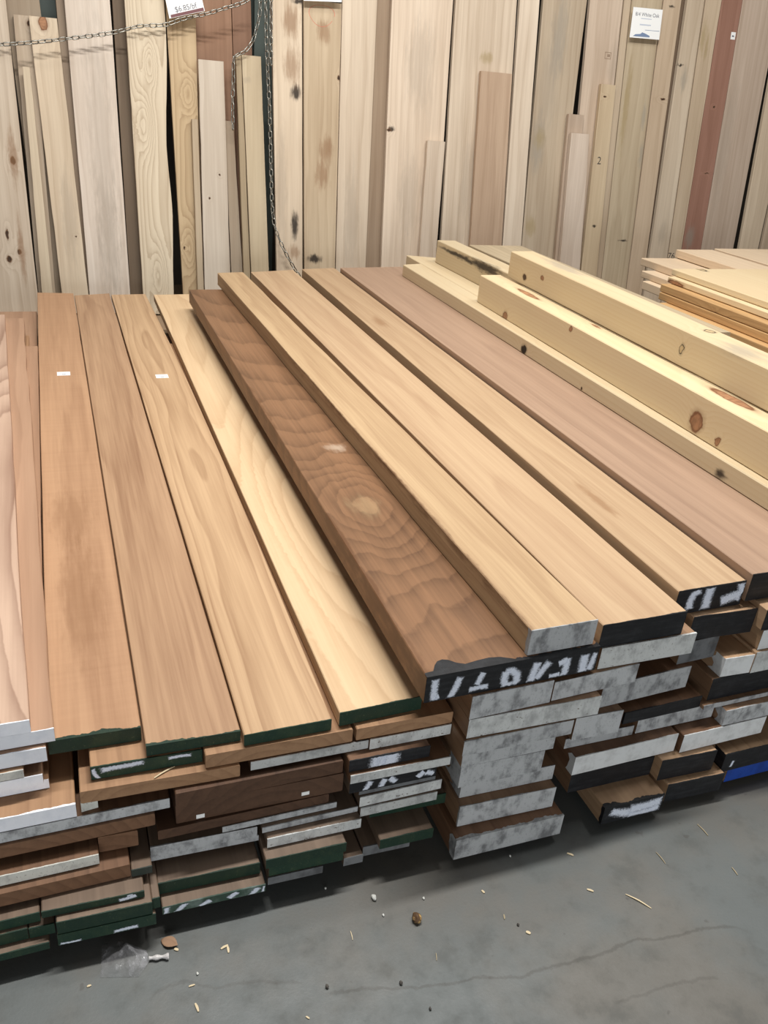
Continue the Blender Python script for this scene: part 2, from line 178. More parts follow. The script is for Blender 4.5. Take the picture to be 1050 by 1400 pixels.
PINE = [('P1', 'pine_board', 'long low pine board lying nearest the hardwood boards with a black knot', 'pine', [1.7635, 1.22, 0.5678, -0.0098], [[-0.0585, -0.0006], [0.0585, 0.0006], [0.0574, 2.9807], [-0.0574, 2.9496]],
  0.0593),
 ('P0', 'pine_board', 'flat pale pine board under the short mold-streaked timber', 'pine', [1.905, 1.3, 0.5678, -0.0091], [[-0.08, -0.0007], [0.08, 0.0007], [0.0803, 3.0609], [-0.0803, 3.1179]], 0.0593),
 ('P2', 'pine_timber', 'square pine timber with large brown knots, lower of the two long timbers', 'pineb', [1.7876, 1.28, 0.6278, -0.026], [[-0.054, -0.0014], [0.054, 0.0014], [0.0528, 2.1128], [-0.0528, 2.105]],
  0.1213),
 ('P6', 'pine_timber', 'pine timber hidden beneath the topmost timber', 'pine', [1.9076, 1.35, 0.6278, -0.0288], [[-0.061, -0.0018], [0.061, 0.0018], [0.0595, 1.8525], [-0.0595, 1.8491]], 0.1213),
 ('P3', 'pine_timber', 'square pine timber with small ringed knots, topmost on the pile', 'pineb', [1.9068, 1.3, 0.7498, -0.0278], [[-0.0625, -0.0017], [0.0625, 0.0017], [0.0592, 2.0576], [-0.0592, 2.0443]], 0.1133),
 ('P4', 'pine_timber', 'short pine timber streaked with dark mold, upper left of the pine', 'pine', [2.0114, 3.4, 0.6278, 0.0104], [[-0.0525, 0.0005], [0.0525, -0.0005], [0.0538, 0.8315], [-0.0538, 0.8327]], 0.118),
 ('P5', 'pine_board', 'gray weathered pine board behind the topmost timber', 'pineg', [2.387, 2.6, 0.6278, 0.0028], [[-0.1639, 0.0005], [0.1639, -0.0005], [0.1689, 1.7673], [-0.1689, 1.7683]], 0.0722),
 ('P7', 'pine_board', 'pine board hidden beneath the gray weathered one', 'pine', [2.377, 2.7, 0.5678, -0.0], [[-0.1339, 0.0], [0.1339, 0.0], [0.1339, 1.6178], [-0.1339, 1.6178]], 0.0593),
 ('T10', 'hardwood_board', 'wide hardwood board under the pine timbers at the right', 't9', [2.191, 1.25, 0.5157, -0.0052], [[-0.359, -0.0019], [0.359, 0.0019], [0.3725, 3.152], [-0.3725, 3.1481]], 0.0514),
 ('Q7', 'pine_board', 'wide bright yellow pine board with a ringed knot topping the right-hand pile', 'pineb', [3.1844, 1.4107, 0.7507, 0.005], [[-0.31, 0.0015], [0.31, -0.0015], [0.31, 2.0085], [-0.31, 2.0016]],
  0.0293),
 ('Q6', 'pine_board', 'bright pine board with rounded brown knot just under the widest yellow one', 'pineb', [3.1339, 1.3791, 0.7217, 0.005], [[-0.3, 0.0015], [0.3, -0.0015], [0.3, 2.0085], [-0.3, 2.0015]], 0.0273),
 ('Q4', 'pine_board', 'upper orange aged pine board below the bright yellow boards', 'pineo', [2.8983, 1.3525, 0.6841, 0.005], [[-0.12, 0.0006], [0.12, -0.0006], [0.12, 2.0094], [-0.12, 2.0006]], 0.0353),
 ('Q5', 'pine_board', 'lower orange aged pine board below the bright yellow boards', 'pineo', [2.8941, 1.3442, 0.6469, 0.005], [[-0.12, 0.0006], [0.12, -0.0006], [0.12, 2.0094], [-0.12, 2.0006]], 0.0353),
 ('Q11', 'pine_board', 'lowest orange aged pine board, partly hidden by the topmost timber', 'pineo', [2.7948, 1.0782, 0.5961, 0.0045], [[-0.06, 0.0003], [0.06, -0.0003], [0.06, 2.2098], [-0.06, 2.2003]], 0.0493),
 ('Q1', 'pine_board', 'pale pine board jutting left at top of the right-hand pile', 'pinep', [3.6536, 1.7748, 0.6799, -0.0], [[-0.55, 0.0], [0.55, 0.0], [0.55, 2.21], [-0.55, 2.2]], 0.0393),
 ('Q2', 'pine_board', 'pale pine board with dark outlined edge, second in the jutting stack', 'pinep', [3.5179, 1.6348, 0.6433, -0.0], [[-0.5, 0.0], [0.5, 0.0], [0.5, 2.21], [-0.5, 2.2]], 0.0353),
 ('Q3', 'pine_board', 'pale pine board lowest in the jutting stack at right', 'pinep', [3.5228, 1.5524, 0.5975, -0.0], [[-0.55, 0.0], [0.55, 0.0], [0.55, 2.21], [-0.55, 2.2]], 0.0443),
 ('Q9', 'pine_board', 'pale pine board lying behind the wide bright yellow one', 'pinep', [3.4809, 3.4405, 0.7227, -0.0], [[-0.135, 0.0], [0.135, 0.0], [0.135, 0.56], [-0.135, 0.55]], 0.0438),
 ('Q10', 'pine_board', 'farthest pale pine board at the right picture edge', 'pinep', [3.8977, 2.0243, 0.7209, -0.0], [[-0.25, 0.0], [0.25, 0.0], [0.25, 2.01], [-0.25, 2.0]], 0.0491)]
KNOTS = {'P1': [([-0.0579, 1.5853, 0.0171], (0.03, 0.024, 0.02), 'black'), ([-0.0581, 1.1491, 0.0101], (0.02, 0.007, 0.006), 'dark'), ([-0.0583, 0.4125, 0.0184], (0.02, 0.03, 0.02), 'stain'),
        ([-0.1429, 1.4192, 0.0593], (0.05, 0.12, 0.03), 'graystain')],
 'P2': [([-0.053, 1.8216, 0.0119], (0.03, 0.022, 0.02), 'brown'), ([-0.0533, 1.2999, 0.1039], (0.02, 0.012, 0.012), 'brown'), ([-0.0537, 0.5362, 0.0403], (0.03, 0.03, 0.034), 'brown'),
        ([-0.0537, 0.4314, 0.0211], (0.03, 0.011, 0.014), 'brown'), ([0.0068, 1.7585, 0.1213], (0.016, 0.1, 0.02), 'brown'), ([0.0373, 1.2742, 0.1213], (0.008, 0.03, 0.02), 'brown'),
        ([0.0259, 0.5089, 0.1213], (0.022, 0.1, 0.02), 'brown')],
 'P3': [([-0.0612, 0.7881, 0.0533], (0.03, 0.012, 0.018), 'ring'), ([-0.0597, 1.7391, 0.0655], (0.03, 0.012, 0.01), 'brown'), ([-0.0594, 1.8878, 0.0348], (0.03, 0.018, 0.014), 'dark'),
        ([0.0268, 0.7851, 0.1133], (0.018, 0.02, 0.02), 'ring'), ([-0.0161, 0.5775, 0.1133], (0.06, 0.12, 0.03), 'graystain'), ([0.0273, 1.7315, 0.1133], (0.05, 0.2, 0.03), 'graystain')],
 'P4': [([-0.0533, 0.5184, 0.0913], (0.03, 0.32, 0.016), 'stain'), ([-0.0529, 0.2582, 0.0962], (0.03, 0.2, 0.035), 'stain')],
 'Q7': [([-0.1445, 1.9968, 0.0293], (0.022, 0.05, 0.02), 'ring')],
 'Q6': [([-0.3, 1.9422, 0.0055], (0.05, 0.06, 0.014), 'brown')],
 'Q4': [([-0.12, 1.6035, -0.0163], (0.05, 0.05, 0.018), 'brown')],
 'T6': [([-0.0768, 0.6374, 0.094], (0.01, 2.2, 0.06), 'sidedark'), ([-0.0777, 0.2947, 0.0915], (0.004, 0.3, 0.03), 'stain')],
 'T5': [([-0.1931, 0.6466, 0.0416], (0.01, 2.5, 0.07), 'sidedark')],  # left side darkened in colour for the shadow of the gap
 'T8': [([-0.0258, 0.4426, 0.0656], (0.02, 0.13, 0.03), 'brownst'), ([-0.0206, 2.1785, 0.0656], (0.03, 0.1, 0.03), 'brownst')],
 'T1': [([-0.0093, 0.8771, 0.0324], (0.07, 0.2, 0.03), 'softst'), ([-0.0021, 0.457, 0.0324], (0.06, 0.3, 0.03), 'softst')]}
LEAN = [['B1', 'knotty pale board leaning at the far left edge of the wall', (222, 200, 172), 'knotty', 0, [-0.4075, -0.1041, -0.1074, -0.3595], 0.004, 2.5493,
  [([0.1014, 0.7986, 0.028], (0.014, 0.022, 0.03), 'dark'), ([0.0833, 0.3413, 0.028], (0.012, 0.016, 0.03), 'dark'), ([0.0272, 0.2986, 0.028], (0.014, 0.02, 0.03), 'dark'),
   ([0.0309, 0.4274, 0.028], (0.008, 0.03, 0.03), 'dark'), ([0.1002, 0.8198, 0.028], (0.03, 0.16, 0.03), 'brownst'), ([0.0943, 0.3415, 0.028], (0.02, 0.2, 0.03), 'brownst'),
   ([0.2245, 1.0542, 0.028], (0.06, 0.5, 0.03), 'softgray')]],
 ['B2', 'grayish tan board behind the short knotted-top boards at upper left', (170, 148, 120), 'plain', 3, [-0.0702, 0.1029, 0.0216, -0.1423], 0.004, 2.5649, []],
 ['B3', 'narrow tan board just left of the short board with knotted top', (202, 178, 148), 'plain', 2, [-0.1045, -0.0117, 0.0104, -0.0798], 0.004, 1.4852,
  [([0.0507, 1.448, 0.028], (0.012, 0.016, 0.03), 'dark'), ([-0.0322, 0.8699, 0.028], (0.03, 0.3, 0.03), 'softgray')]],
 ['B4', 'short pale board with knot at its top leaning at upper left', (224, 200, 166), 'plain', 1, [0.0238, 0.1675, 0.1287, -0.0078], 0.004, 1.4856,
  [([-0.0366, 1.4538, 0.028], (0.022, 0.035, 0.03), 'brown'), ([0.0035, 0.5125, 0.028], (0.05, 0.3, 0.03), 'softgray'), ([0.0296, 0.4208, 0.028], (0.006, 0.006, 0.03), 'dark')]],
 ['B4b', 'thin pale strip leaning in front, second from left edge', (222, 200, 165), 'plain', 0, [-0.0848, -0.0252, -0.0248, -0.0614], 0.004, 1.2519, []],
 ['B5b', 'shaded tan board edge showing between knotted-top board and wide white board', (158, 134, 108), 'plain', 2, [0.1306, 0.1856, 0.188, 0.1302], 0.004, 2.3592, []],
 ['B5', 'wide nearly white board with soft gray shading leaning at left', (236, 217, 196), 'plain', 1, [0.1695, 0.3947, 0.3975, 0.1716], 0.004, 2.5865,
  [([0.0206, 0.8944, 0.028], (0.09, 0.8, 0.03), 'softgray'), ([0.0207, 0.4007, 0.028], (0.08, 0.4, 0.03), 'softgray'), ([0.1445, 0.748, 0.028], (0.008, 0.012, 0.03), 'dark')]],
 ['B6', 'dark shaded board edge between the wide white and the wavy cream board', (128, 106, 82), 'plain', 2, [0.3972, 0.4718, 0.4873, 0.4136], 0.004, 2.3728, []],  # recess shade is put into this board's dark colour
 ['B7', 'cream board with bold wavy grain and a live right edge', (228, 208, 174), 'ash', 0, [0.4632, 0.6472, 0.6835, 0.4658], 0.004, 2.4352,
  [([-0.0245, 1.0197, 0.028], (0.02, 0.07, 0.03), 'swirl'), ([0.0064, 0.2093, 0.028], (0.02, 0.08, 0.03), 'swirl'), ([0.0208, 1.3144, 0.028], (0.015, 0.05, 0.03), 'swirl')]],
 ['B8', 'yellowish board with arched grain hanging below the price card', (212, 180, 132), 'ash', 1, [0.698, 0.8155, 0.8459, 0.667], 0.004, 2.5027,
  [([0.0226, 1.1797, 0.028], (0.02, 0.05, 0.03), 'swirl'), ([-0.0064, 0.3682, 0.028], (0.02, 0.07, 0.03), 'swirl'), ([-0.0402, 0.3677, 0.028], (0.006, 0.01, 0.03), 'dark')]],
 ['B8b', 'thin shaded strip between arched-grain yellowish board and short whitish board', (210, 186, 150), 'plain', 0, [0.7764, 0.8159, 0.8187, 0.7845], 0.004, 1.0626, []],
 ['B9', 'short whitish flecked board in front of the dark brown panels', (220, 203, 180), 'plain', 0, [0.8191, 0.9766, 0.9726, 0.8332], 0.004, 1.3609,
  [([0.0311, 0.7777, 0.028], (0.006, 0.006, 0.03), 'dark'), ([-0.0279, 0.6502, 0.028], (0.005, 0.006, 0.03), 'dark')]],
 ['C1', 'dark brown wide panel behind the short whitish flecked board', (164, 118, 86), 'plain', 3, [0.7588, 1.0546, 1.0351, 0.7919], 0.004, 2.5795, []],
 ['C2', 'narrow dark brown panel beside the green steel post', (150, 106, 78), 'plain', 3, [1.0569, 1.1636, 1.1468, 1.0382], 0.004, 2.435, []],
 ['B10', 'short gray-brown strip leaning right of the short whitish board', (185, 163, 135), 'plain', 1, [0.9898, 1.0681, 1.0236, 0.9756], 0.004, 1.0635, []],
 ['B11a', 'thin strip at left of the short board the chain drapes over', (190, 165, 125), 'plain', 0, [1.0601, 1.1017, 1.0707, 1.0382], 0.004, 1.3992, []],
 ['B11', 'short tan board the chain drapes over, left of tall wall boards', (215, 192, 152), 'plain', 0, [1.1067, 1.2169, 1.1817, 1.0726], 0.004, 1.4027, [([-0.0653, 1.2776, 0.028], (0.03, 0.02, 0.03), 'softgray')]],
 ['B12', 'board with brown water stains and black marks right of the hanging chain', (228, 203, 170), 'stained', 0, [1.2607, 1.4245, 1.4127, 1.2337], 0.004, 2.581,
  [([0.0358, 1.232, 0.028], (0.035, 0.05, 0.03), 'stain'), ([0.0113, 1.5883, 0.028], (0.06, 0.1, 0.03), 'brownst'), ([0.019, 1.372, 0.028], (0.06, 0.12, 0.03), 'brownst'),
   ([0.0302, 0.5108, 0.028], (0.03, 0.09, 0.03), 'stain'), ([0.0253, 0.3632, 0.028], (0.05, 0.05, 0.03), 'brownst'), ([0.0532, 1.688, 0.028], (0.05, 0.02, 0.03), 'stain'),
   ([-0.0492, 0.7536, 0.028], (0.04, 0.4, 0.03), 'softgray')]],
 ['B13', 'tan board with a red pencil circle under the white card edge', (220, 192, 152), 'stained', 0, [1.434, 1.6271, 1.6486, 1.4251], 0.004, 1.7065,
  [([0.0146, 1.5526, 0.028], (0.05, 0.07, 0.03), 'brownst'), ([0.0348, 0.946, 0.028], (0.06, 0.09, 0.03), 'brownst'), ([0.0092, 0.8042, 0.028], (0.05, 0.1, 0.03), 'brownst'),
   ([0.1054, 1.3268, 0.028], (0.008, 0.012, 0.03), 'dark'), ([-0.0329, 0.3219, 0.028], (0.06, 0.03, 0.03), 'stain')]],
 ['B14', 'plain pale board right of the red-circled tan board', (226, 203, 173), 'plain', 0, [1.6325, 1.8287, 1.874, 1.6587], 0.004, 2.4863, [([-0.0008, 0.562, 0.028], (0.06, 0.4, 0.03), 'softgray')]],
 ['B15', 'shaded recessed board left of the widest pale board', (172, 144, 114), 'plain', 1, [1.8282, 1.9939, 2.0073, 1.8532], 0.004, 2.4281, []],  # colour set darker to stand for the shade of the recess
 ['B16', 'widest pale oak board with a black nick on its left edge', (226, 201, 172), 'oak', 0, [1.9349, 2.3122, 2.3449, 1.9556], 0.004, 2.4292,
  [([-0.1498, 1.081, 0.028], (0.03, 0.018, 0.03), 'stain'), ([-0.1638, 1.0761, 0.028], (0.016, 0.012, 0.03), 'dark'), ([0.0224, 1.4365, 0.028], (0.12, 0.3, 0.03), 'softgray'),
   ([-0.0109, 0.7018, 0.028], (0.1, 0.3, 0.03), 'softgray')]],
 ['B16b', 'short pale strip with bright left edge leaning on the widest oak board', (226, 203, 176), 'plain', -1, [2.1731, 2.2899, 2.3211, 2.201], 0.004, 1.0353, []],
 ['B17', 'wide pale oak board behind the short pinkish board', (224, 200, 170), 'oak', 0, [2.3442, 2.798, 2.7458, 2.3527], 0.004, 2.3944,
  [([0.008, 1.5118, 0.028], (0.05, 0.04, 0.03), 'olive'), ([-0.0595, 0.8032, 0.028], (0.08, 0.3, 0.03), 'softgray')]],
 ['B18', 'short pinkish flecked board leaning in the middle of the wall', (208, 172, 138), 'oak', -1, [2.5429, 2.7808, 2.7488, 2.5319], 0.004, 1.4419, []],
 ['B19', 'narrow pale board immediately right of the short pinkish board', (228, 206, 178), 'plain', 0, [2.804, 2.946, 2.9045, 2.7702], 0.004, 2.3695, []],
 ['B20', 'gray-stained board with olive patch right of the narrow pale board', (206, 182, 150), 'stained', 1, [2.9616, 3.2236, 3.283, 2.9574], 0.004, 2.3872,
  [([0.0044, 1.6774, 0.028], (0.07, 0.3, 0.03), 'graystain'), ([-0.0798, 1.0409, 0.028], (0.06, 0.22, 0.03), 'graystain'), ([-0.0686, 1.0851, 0.028], (0.05, 0.08, 0.03), 'olive'),
   ([-0.0785, 0.5446, 0.028], (0.05, 0.08, 0.03), 'olive'), ([-0.0395, 1.3858, 0.028], (0.09, 0.4, 0.03), 'softgray')]],
 ['B21', 'short tan board half hidden behind the smallest bright-edged board', (200, 172, 145), 'plain', 0, [3.2137, 3.3406, 3.3183, 3.2017], 0.004, 1.2467, []],
 ['B22', 'smallest pale board with a bright right edge leaning at right', (226, 202, 178), 'plain', -1, [3.2398, 3.4137, 3.3535, 3.214], 0.004, 1.1381, []],
 ['B23', 'pale board with a stamped rectangle behind the number 2 strip', (222, 194, 165), 'plain', 1, [3.3234, 3.5742, 3.5237, 3.2824], 0.004, 2.5223, [([0.0799, 1.5495, 0.028], (0.05, 0.2, 0.03), 'softgray')]],
 ['B24', 'narrow strip marked with a handwritten 2', (220, 192, 150), 'plain', 0, [3.4367, 3.5725, 3.5348, 3.4221], 0.004, 1.4378,
  [([-0.0097, 0.562, 0.028], (0.02, 0.012, 0.03), 'stain'), ([-0.0435, 1.3619, 0.028], (0.012, 0.006, 0.03), 'dark')]],
 ['B25', 'thin strip between the stamped board and the card-bearing board', (212, 185, 150), 'plain', 1, [3.5829, 3.6347, 3.5828, 3.5302], 0.004, 2.5992, []],
 ['B26', 'blue-stained board carrying the white oak card', (212, 188, 150), 'stained', 1, [3.6387, 3.8547, 3.8329, 3.5929], 0.004, 2.3904,
  [([-0.0906, 1.2995, 0.028], (0.03, 0.35, 0.03), 'olive'), ([0.0633, 1.2652, 0.028], (0.02, 0.12, 0.03), 'graystain'), ([0.0832, 1.016, 0.028], (0.02, 0.1, 0.03), 'graystain'),
   ([0.0297, 0.4649, 0.028], (0.05, 0.01, 0.03), 'stain')]],
 ['B27', 'tan board with a black nick just right of the card-bearing board', (218, 188, 152), 'plain', 1, [3.8608, 4.001, 3.9827, 3.8422], 0.004, 2.3621,
  [([0.0149, 1.3771, 0.028], (0.02, 0.008, 0.03), 'dark'), ([-0.0178, 1.9202, 0.028], (0.03, 0.01, 0.03), 'stain'), ([-0.1399, 1.6353, 0.028], (0.02, 0.03, 0.03), 'graystain'),
   ([-0.1226, 1.7006, 0.028], (0.03, 0.02, 0.03), 'stain')]],
 ['B28', 'dark shaded board edge right of the board with black nick', (126, 100, 76), 'plain', 2, [4.0043, 4.0911, 4.0639, 3.9992], 0.004, 2.5967, []],  # dark colour paints in the shade between its neighbours
 ['B29', 'narrow pale board with gray smudges left of the board numbered 76', (222, 198, 166), 'plain', 1, [4.0175, 4.1799, 4.1669, 4.0357], 0.004, 2.4834,
  [([-0.002, 1.5081, 0.028], (0.03, 0.09, 0.03), 'graystain'), ([-0.0494, 1.5923, 0.028], (0.03, 0.01, 0.03), 'stain'), ([0.0026, 0.521, 0.028], (0.04, 0.1, 0.03), 'softgray')]],
 ['B30', 'tan board pencilled 76 at its foot, left of the reddish board', (216, 188, 152), 'plain', 1, [4.1882, 4.2914, 4.3131, 4.1761], 0.004, 2.4515,
  [([0.0034, 1.7178, 0.028], (0.015, 0.1, 0.03), 'olive'), ([-0.0345, 1.7794, 0.028], (0.03, 0.14, 0.03), 'olive')]],
 ['B31', 'reddish brown board with a small white sticker', (178, 122, 98), 'plain', 1, [4.2948, 4.4686, 4.4839, 4.3156], 0.004, 2.4093,
  [([-0.0284, 0.501, 0.028], (0.05, 0.1, 0.03), 'graystain'), ([0.0022, 1.3621, 0.028], (0.008, 0.006, 0.03), 'dark'), ([0.0313, 0.9345, 0.028], (0.02, 0.004, 0.03), 'dark')]],
 ['B32', 'pale gray-tan board with dark bark edge right of the reddish board', (214, 186, 160), 'oak', 1, [4.472, 4.7628, 4.8174, 4.4874], 0.004, 2.4985,
  [([0.2221, 0.9433, 0.028], (0.016, 0.6, 0.03), 'bark'), ([0.1844, 0.5877, 0.028], (0.012, 0.5, 0.03), 'bark'), ([-0.0891, 1.1229, 0.028], (0.08, 0.5, 0.03), 'softgray')]],
 ['B33', 'pale board right of the dark bark edge at picture right', (220, 194, 160), 'plain', 1, [4.8284, 4.9926, 5.1125, 4.8421], 0.004, 2.5566, []],
 ['B34', 'last pale board at the right edge of the leaning row', (210, 182, 150), 'plain', 1, [5.025, 5.3119, 5.4247, 5.1176], 0.004, 2.4639, []]]
CHAINS = [[[-0.2878, 5.1137, 1.4663], [-0.1533, 5.1162, 1.4846], [0.0014, 5.1193, 1.508], [0.1636, 5.1234, 1.5388], [0.3846, 5.1296, 1.5852], [0.5264, 5.1354, 1.6282], [0.6577, 5.1379, 1.6473], [0.754, 5.1428, 1.6833],
  [0.8782, 5.1475, 1.7189], [0.9688, 5.1519, 1.7515], [1.0721, 5.1569, 1.789], [1.1286, 5.1617, 1.8253]],
 [[1.1762, 5.1798, 1.8545], [1.1704, 5.1655, 1.7481], [1.1487, 5.1546, 1.6664], [1.1273, 5.1473, 1.612], [1.0848, 5.1367, 1.5626], [1.0423, 5.1258, 1.5415], [1.0195, 5.1223, 1.5149], [1.0146, 5.1089, 1.4153],
  [1.0075, 5.0944, 1.3067], [1.006, 5.0757, 1.1671]],
 [[1.1973, 5.1496, 1.8554], [1.1977, 5.1351, 1.7466], [1.2011, 5.109, 1.5516], [1.2123, 5.0723, 1.2775], [1.2179, 5.0384, 0.9863], [1.2232, 5.0166, 0.7856], [1.2383, 4.9956, 0.6661], [1.2717, 4.9787, 0.5777],
  [1.3193, 4.9617, 0.4881], [1.3796, 4.9439, 0.3926], [1.4202, 4.9255, 0.3309]],
 [[1.2214, 5.1246, 1.8568], [1.2198, 5.1078, 1.731], [1.2183, 5.0915, 1.6096], [1.2207, 5.0925, 1.5037]]]
CARDS = {'c1': [[0.6569, 5.1637, 1.825], [0.8324, 5.1733, 1.8963], [0.8714, 5.1513, 1.7317], [0.6845, 5.1441, 1.6782]],
 'c2': [[3.5967, 5.233, 2.0263], [3.8233, 5.2339, 2.0329], [3.8263, 5.2113, 1.8641], [3.5947, 5.2105, 1.8576]],
 'c3': [[1.4102, 5.183, 1.954], [1.6359, 5.1864, 1.9791], [1.6342, 5.1691, 1.85], [1.4145, 5.167, 1.8345]],
 'c4': [[4.3951, 5.2261, 1.9519], [4.4533, 5.2268, 1.9573], [4.4562, 5.2217, 1.9187], [4.3979, 5.221, 1.9135]]}
FLOOR = {'bag': [[-0.0362, 1.0884, 0.0], [-0.0054, 1.0899, 0.0], [0.0407, 1.0522, 0.0], [0.0449, 1.0295, 0.0], [0.0224, 1.0037, 0.0], [-0.0443, 1.023, 0.0]],
 'bagneck': [[0.0437, 1.0313, 0.0], [0.0792, 1.025, 0.0]],
 'leaf': [[0.0844, 1.0544, 0.0]],
 'stone': [[0.5592, 0.9602, 0.0]],
 'chips': [([1.0152, 0.8862, 0.0], [1.0482, 0.8407, 0.0], 0.004), ([1.1492, 0.9598, 0.0], [1.1508, 0.9271, 0.0], 0.0025), ([0.9404, 0.9214, 0.0], [0.951, 0.9124, 0.0], 0.006),
           ([0.7192, 0.9849, 0.0], [0.7225, 0.9772, 0.0], 0.006), ([0.7635, 0.8716, 0.0], [0.7704, 0.8651, 0.0], 0.008), ([0.9485, 1.0156, 0.0], [0.9596, 1.006, 0.0], 0.006),
           ([0.5695, 0.884, 0.0], [0.5646, 0.869, 0.0], 0.002), ([0.7381, 0.9198, 0.0], [0.7346, 0.9099, 0.0], 0.004), ([1.2926, 0.8745, 0.0], [1.2909, 0.854, 0.0], 0.003),
           ([1.298, 0.999, 0.0], [1.3002, 0.9635, 0.0], 0.003), ([0.1748, 1.0139, 0.0], [0.1894, 1.0178, 0.0], 0.006), ([0.1877, 1.0171, 0.0], [0.1875, 1.0022, 0.0], 0.006),
           ([0.112, 0.9238, 0.0], [0.1152, 0.907, 0.0], 0.006), ([0.1058, 0.958, 0.0], [0.117, 0.9584, -0.0], 0.004), ([0.2951, 0.8414, 0.0], [0.3002, 0.8356, 0.0], 0.004),
           ([0.4244, 0.9772, 0.0], [0.4224, 0.9572, -0.0], 0.002), ([-0.0676, 1.0122, 0.0], [-0.0604, 1.0127, 0.0], 0.005), ([0.091, 1.0397, 0.0], [0.0982, 1.0351, 0.0], 0.007)],
 'pebbles': [[0.4937, 1.0325, 0.0], [0.4991, 0.9904, 0.0], [0.5931, 1.0025, 0.0], [0.8196, 1.0456, 0.0], [0.4052, 1.0844, 0.0], [0.347, 0.8819, 0.0], [0.1248, 0.9777, 0.0], [0.4814, 0.8473, 0.0], [0.5153, 0.7861, 0.0],
             [0.7552, 0.8902, 0.0]],
 'crack1': [[0.3204, 0.8729, 0.0], [0.415, 0.8577, 0.0], [0.4946, 0.8358, 0.0], [0.577, 0.8174, 0.0], [0.6371, 0.8137, 0.0], [0.6901, 0.7942, 0.0], [0.7854, 0.7908, 0.0], [0.8987, 0.7829, 0.0], [0.9561, 0.7898, 0.0],
            [1.0345, 0.7741, 0.0], [1.1234, 0.7692, 0.0], [1.1863, 0.7534, 0.0], [1.226, 0.6951, 0.0]],
 'crack2': [[0.8532, 0.6912, 0.0], [0.9179, 0.6885, 0.0], [0.9861, 0.6882, 0.0], [1.0878, 0.6718, 0.0]],
 'crack3': [[0.0292, 0.9462, 0.0], [0.0839, 0.9714, 0.0], [0.146, 0.9448, 0.0], [0.2247, 0.9318, 0.0], [0.3136, 0.8982, 0.0]]}
SPLINTER = ([0.084, 1.1772, 0.3107], [0.124, 1.1966, 0.3107])
LEANTEXT = [('B24', '2', -0.0303, 0.9746, 0.0492), ('B30', '76', -0.0277, 0.3661, 0.0458), ('B13', 'circle', 0.0008, 1.6342, 0.1065), ('B31', 'sticker', 0.067, 1.8018, 0.0384), ('B23', 'stamp', 0.0211, 1.5994, 0.0371)]
POSTS = [([1.226, 5.62, 1.6676], [1.3593, 5.62, 1.6799]), ([0.0373, 5.62, 1.6726], [0.1354, 5.62, 1.6824])]
SWIRL = {'eye': [-0.0747, 0.7038, 0.0637], 'burl': [-0.04, 1.0857, 0.0637], 'lip': [-0.0143, 0.1975, 0.0637]}

# ------------------------------------------------------------------ helpers
def lin(c, k=1.0):
    out = []
    for v in c:
        v = v / 255.0
        v = v / 12.92 if v <= 0.04045 else ((v + 0.055) / 1.055) ** 2.4
        out.append(v * k)
    return (*out, 1.0)

def link_mesh(name, verts, faces, mat=None, parent=None, smooth=False, uvs=None):
    me = bpy.data.meshes.new(name)
    me.from_pydata([tuple(v) for v in verts], [], faces)
    if uvs:
        l = me.uv_layers.new(name='uv')
        for lp in me.loops:
            l.data[lp.index].uv = uvs[lp.vertex_index]
    me.validate(); me.update()
    if smooth:
        for p in me.polygons: p.use_smooth = True
    if mat: me.materials.append(mat)
    o = bpy.data.objects.new(name, me); C.objects.link(o)
    if parent: o.parent = parent
    return o

def tag(o, label=None, cat=None, group=None, kind=None):
    if label: o['label'] = label
    if cat: o['category'] = cat
    if group: o['group'] = group
    if kind: o['kind'] = kind
    return o

def empty(name, loc, rz=0):
    o = bpy.data.objects.new(name, None); C.objects.link(o)
    o.location = loc; o.rotation_euler = (0, 0, rz); o.empty_display_size = .05
    return o

# ------------------------------------------------------------------ node shorthand
class NT:
    def __init__(s, tree): s.t = tree; s.n = tree.nodes; s.l = tree.links
    def new(s, typ, **kw):
        n = s.n.new(typ)
        for k, v in kw.items(): setattr(n, k, v)
        return n
    def put(s, sock, v):
        if isinstance(v, bpy.types.NodeSocket): s.l.new(v, sock)
        elif v is not None: sock.default_value = v
    def m(s, op, a, b=None, c=None, clamp=False):
        n = s.new('ShaderNodeMath', operation=op, use_clamp=clamp)
        for i, v in enumerate((a, b, c)):
            if v is not None: s.put(n.inputs[i], v)
        return n.outputs[0]
    def v(s, op, a, b=None):
        n = s.new('ShaderNodeVectorMath', operation=op)
        s.put(n.inputs[0], a)
        if b is not None: s.put(n.inputs[1], b)
        return n.outputs['Value'] if op in ('LENGTH', 'DOT_PRODUCT', 'DISTANCE') else n.outputs[0]
    def mix(s, f, a, b):
        n = s.new('ShaderNodeMix', data_type='RGBA')
        s.put(n.inputs[0], f); s.put(n.inputs[6], a); s.put(n.inputs[7], b)
        return n.outputs[2]
    def noise(s, vec, scale, detail=3.0, rough=.5):
        n = s.new('ShaderNodeTexNoise')
        s.put(n.inputs['Vector'], vec); n.inputs['Scale'].default_value = scale
        n.inputs['Detail'].default_value = detail; n.inputs['Roughness'].default_value = rough
        return n
    def ramp(s, v, lo, hi, a=0.0, b=1.0, smooth=True):
        n = s.new('ShaderNodeMapRange', interpolation_type='SMOOTHSTEP' if smooth else 'LINEAR')
        s.put(n.inputs[0], v); n.inputs[1].default_value = lo; n.inputs[2].default_value = hi
        n.inputs[3].default_value = a; n.inputs[4].default_value = b
        return n.outputs[0]
    def sep(s, v):
        n = s.new('ShaderNodeSeparateXYZ'); s.put(n.inputs[0], v); return n.outputs
    def comb(s, x, y, z):
        n = s.new('ShaderNodeCombineXYZ')
        for i, v in enumerate((x, y, z)): s.put(n.inputs[i], v)
        return n.outputs[0]

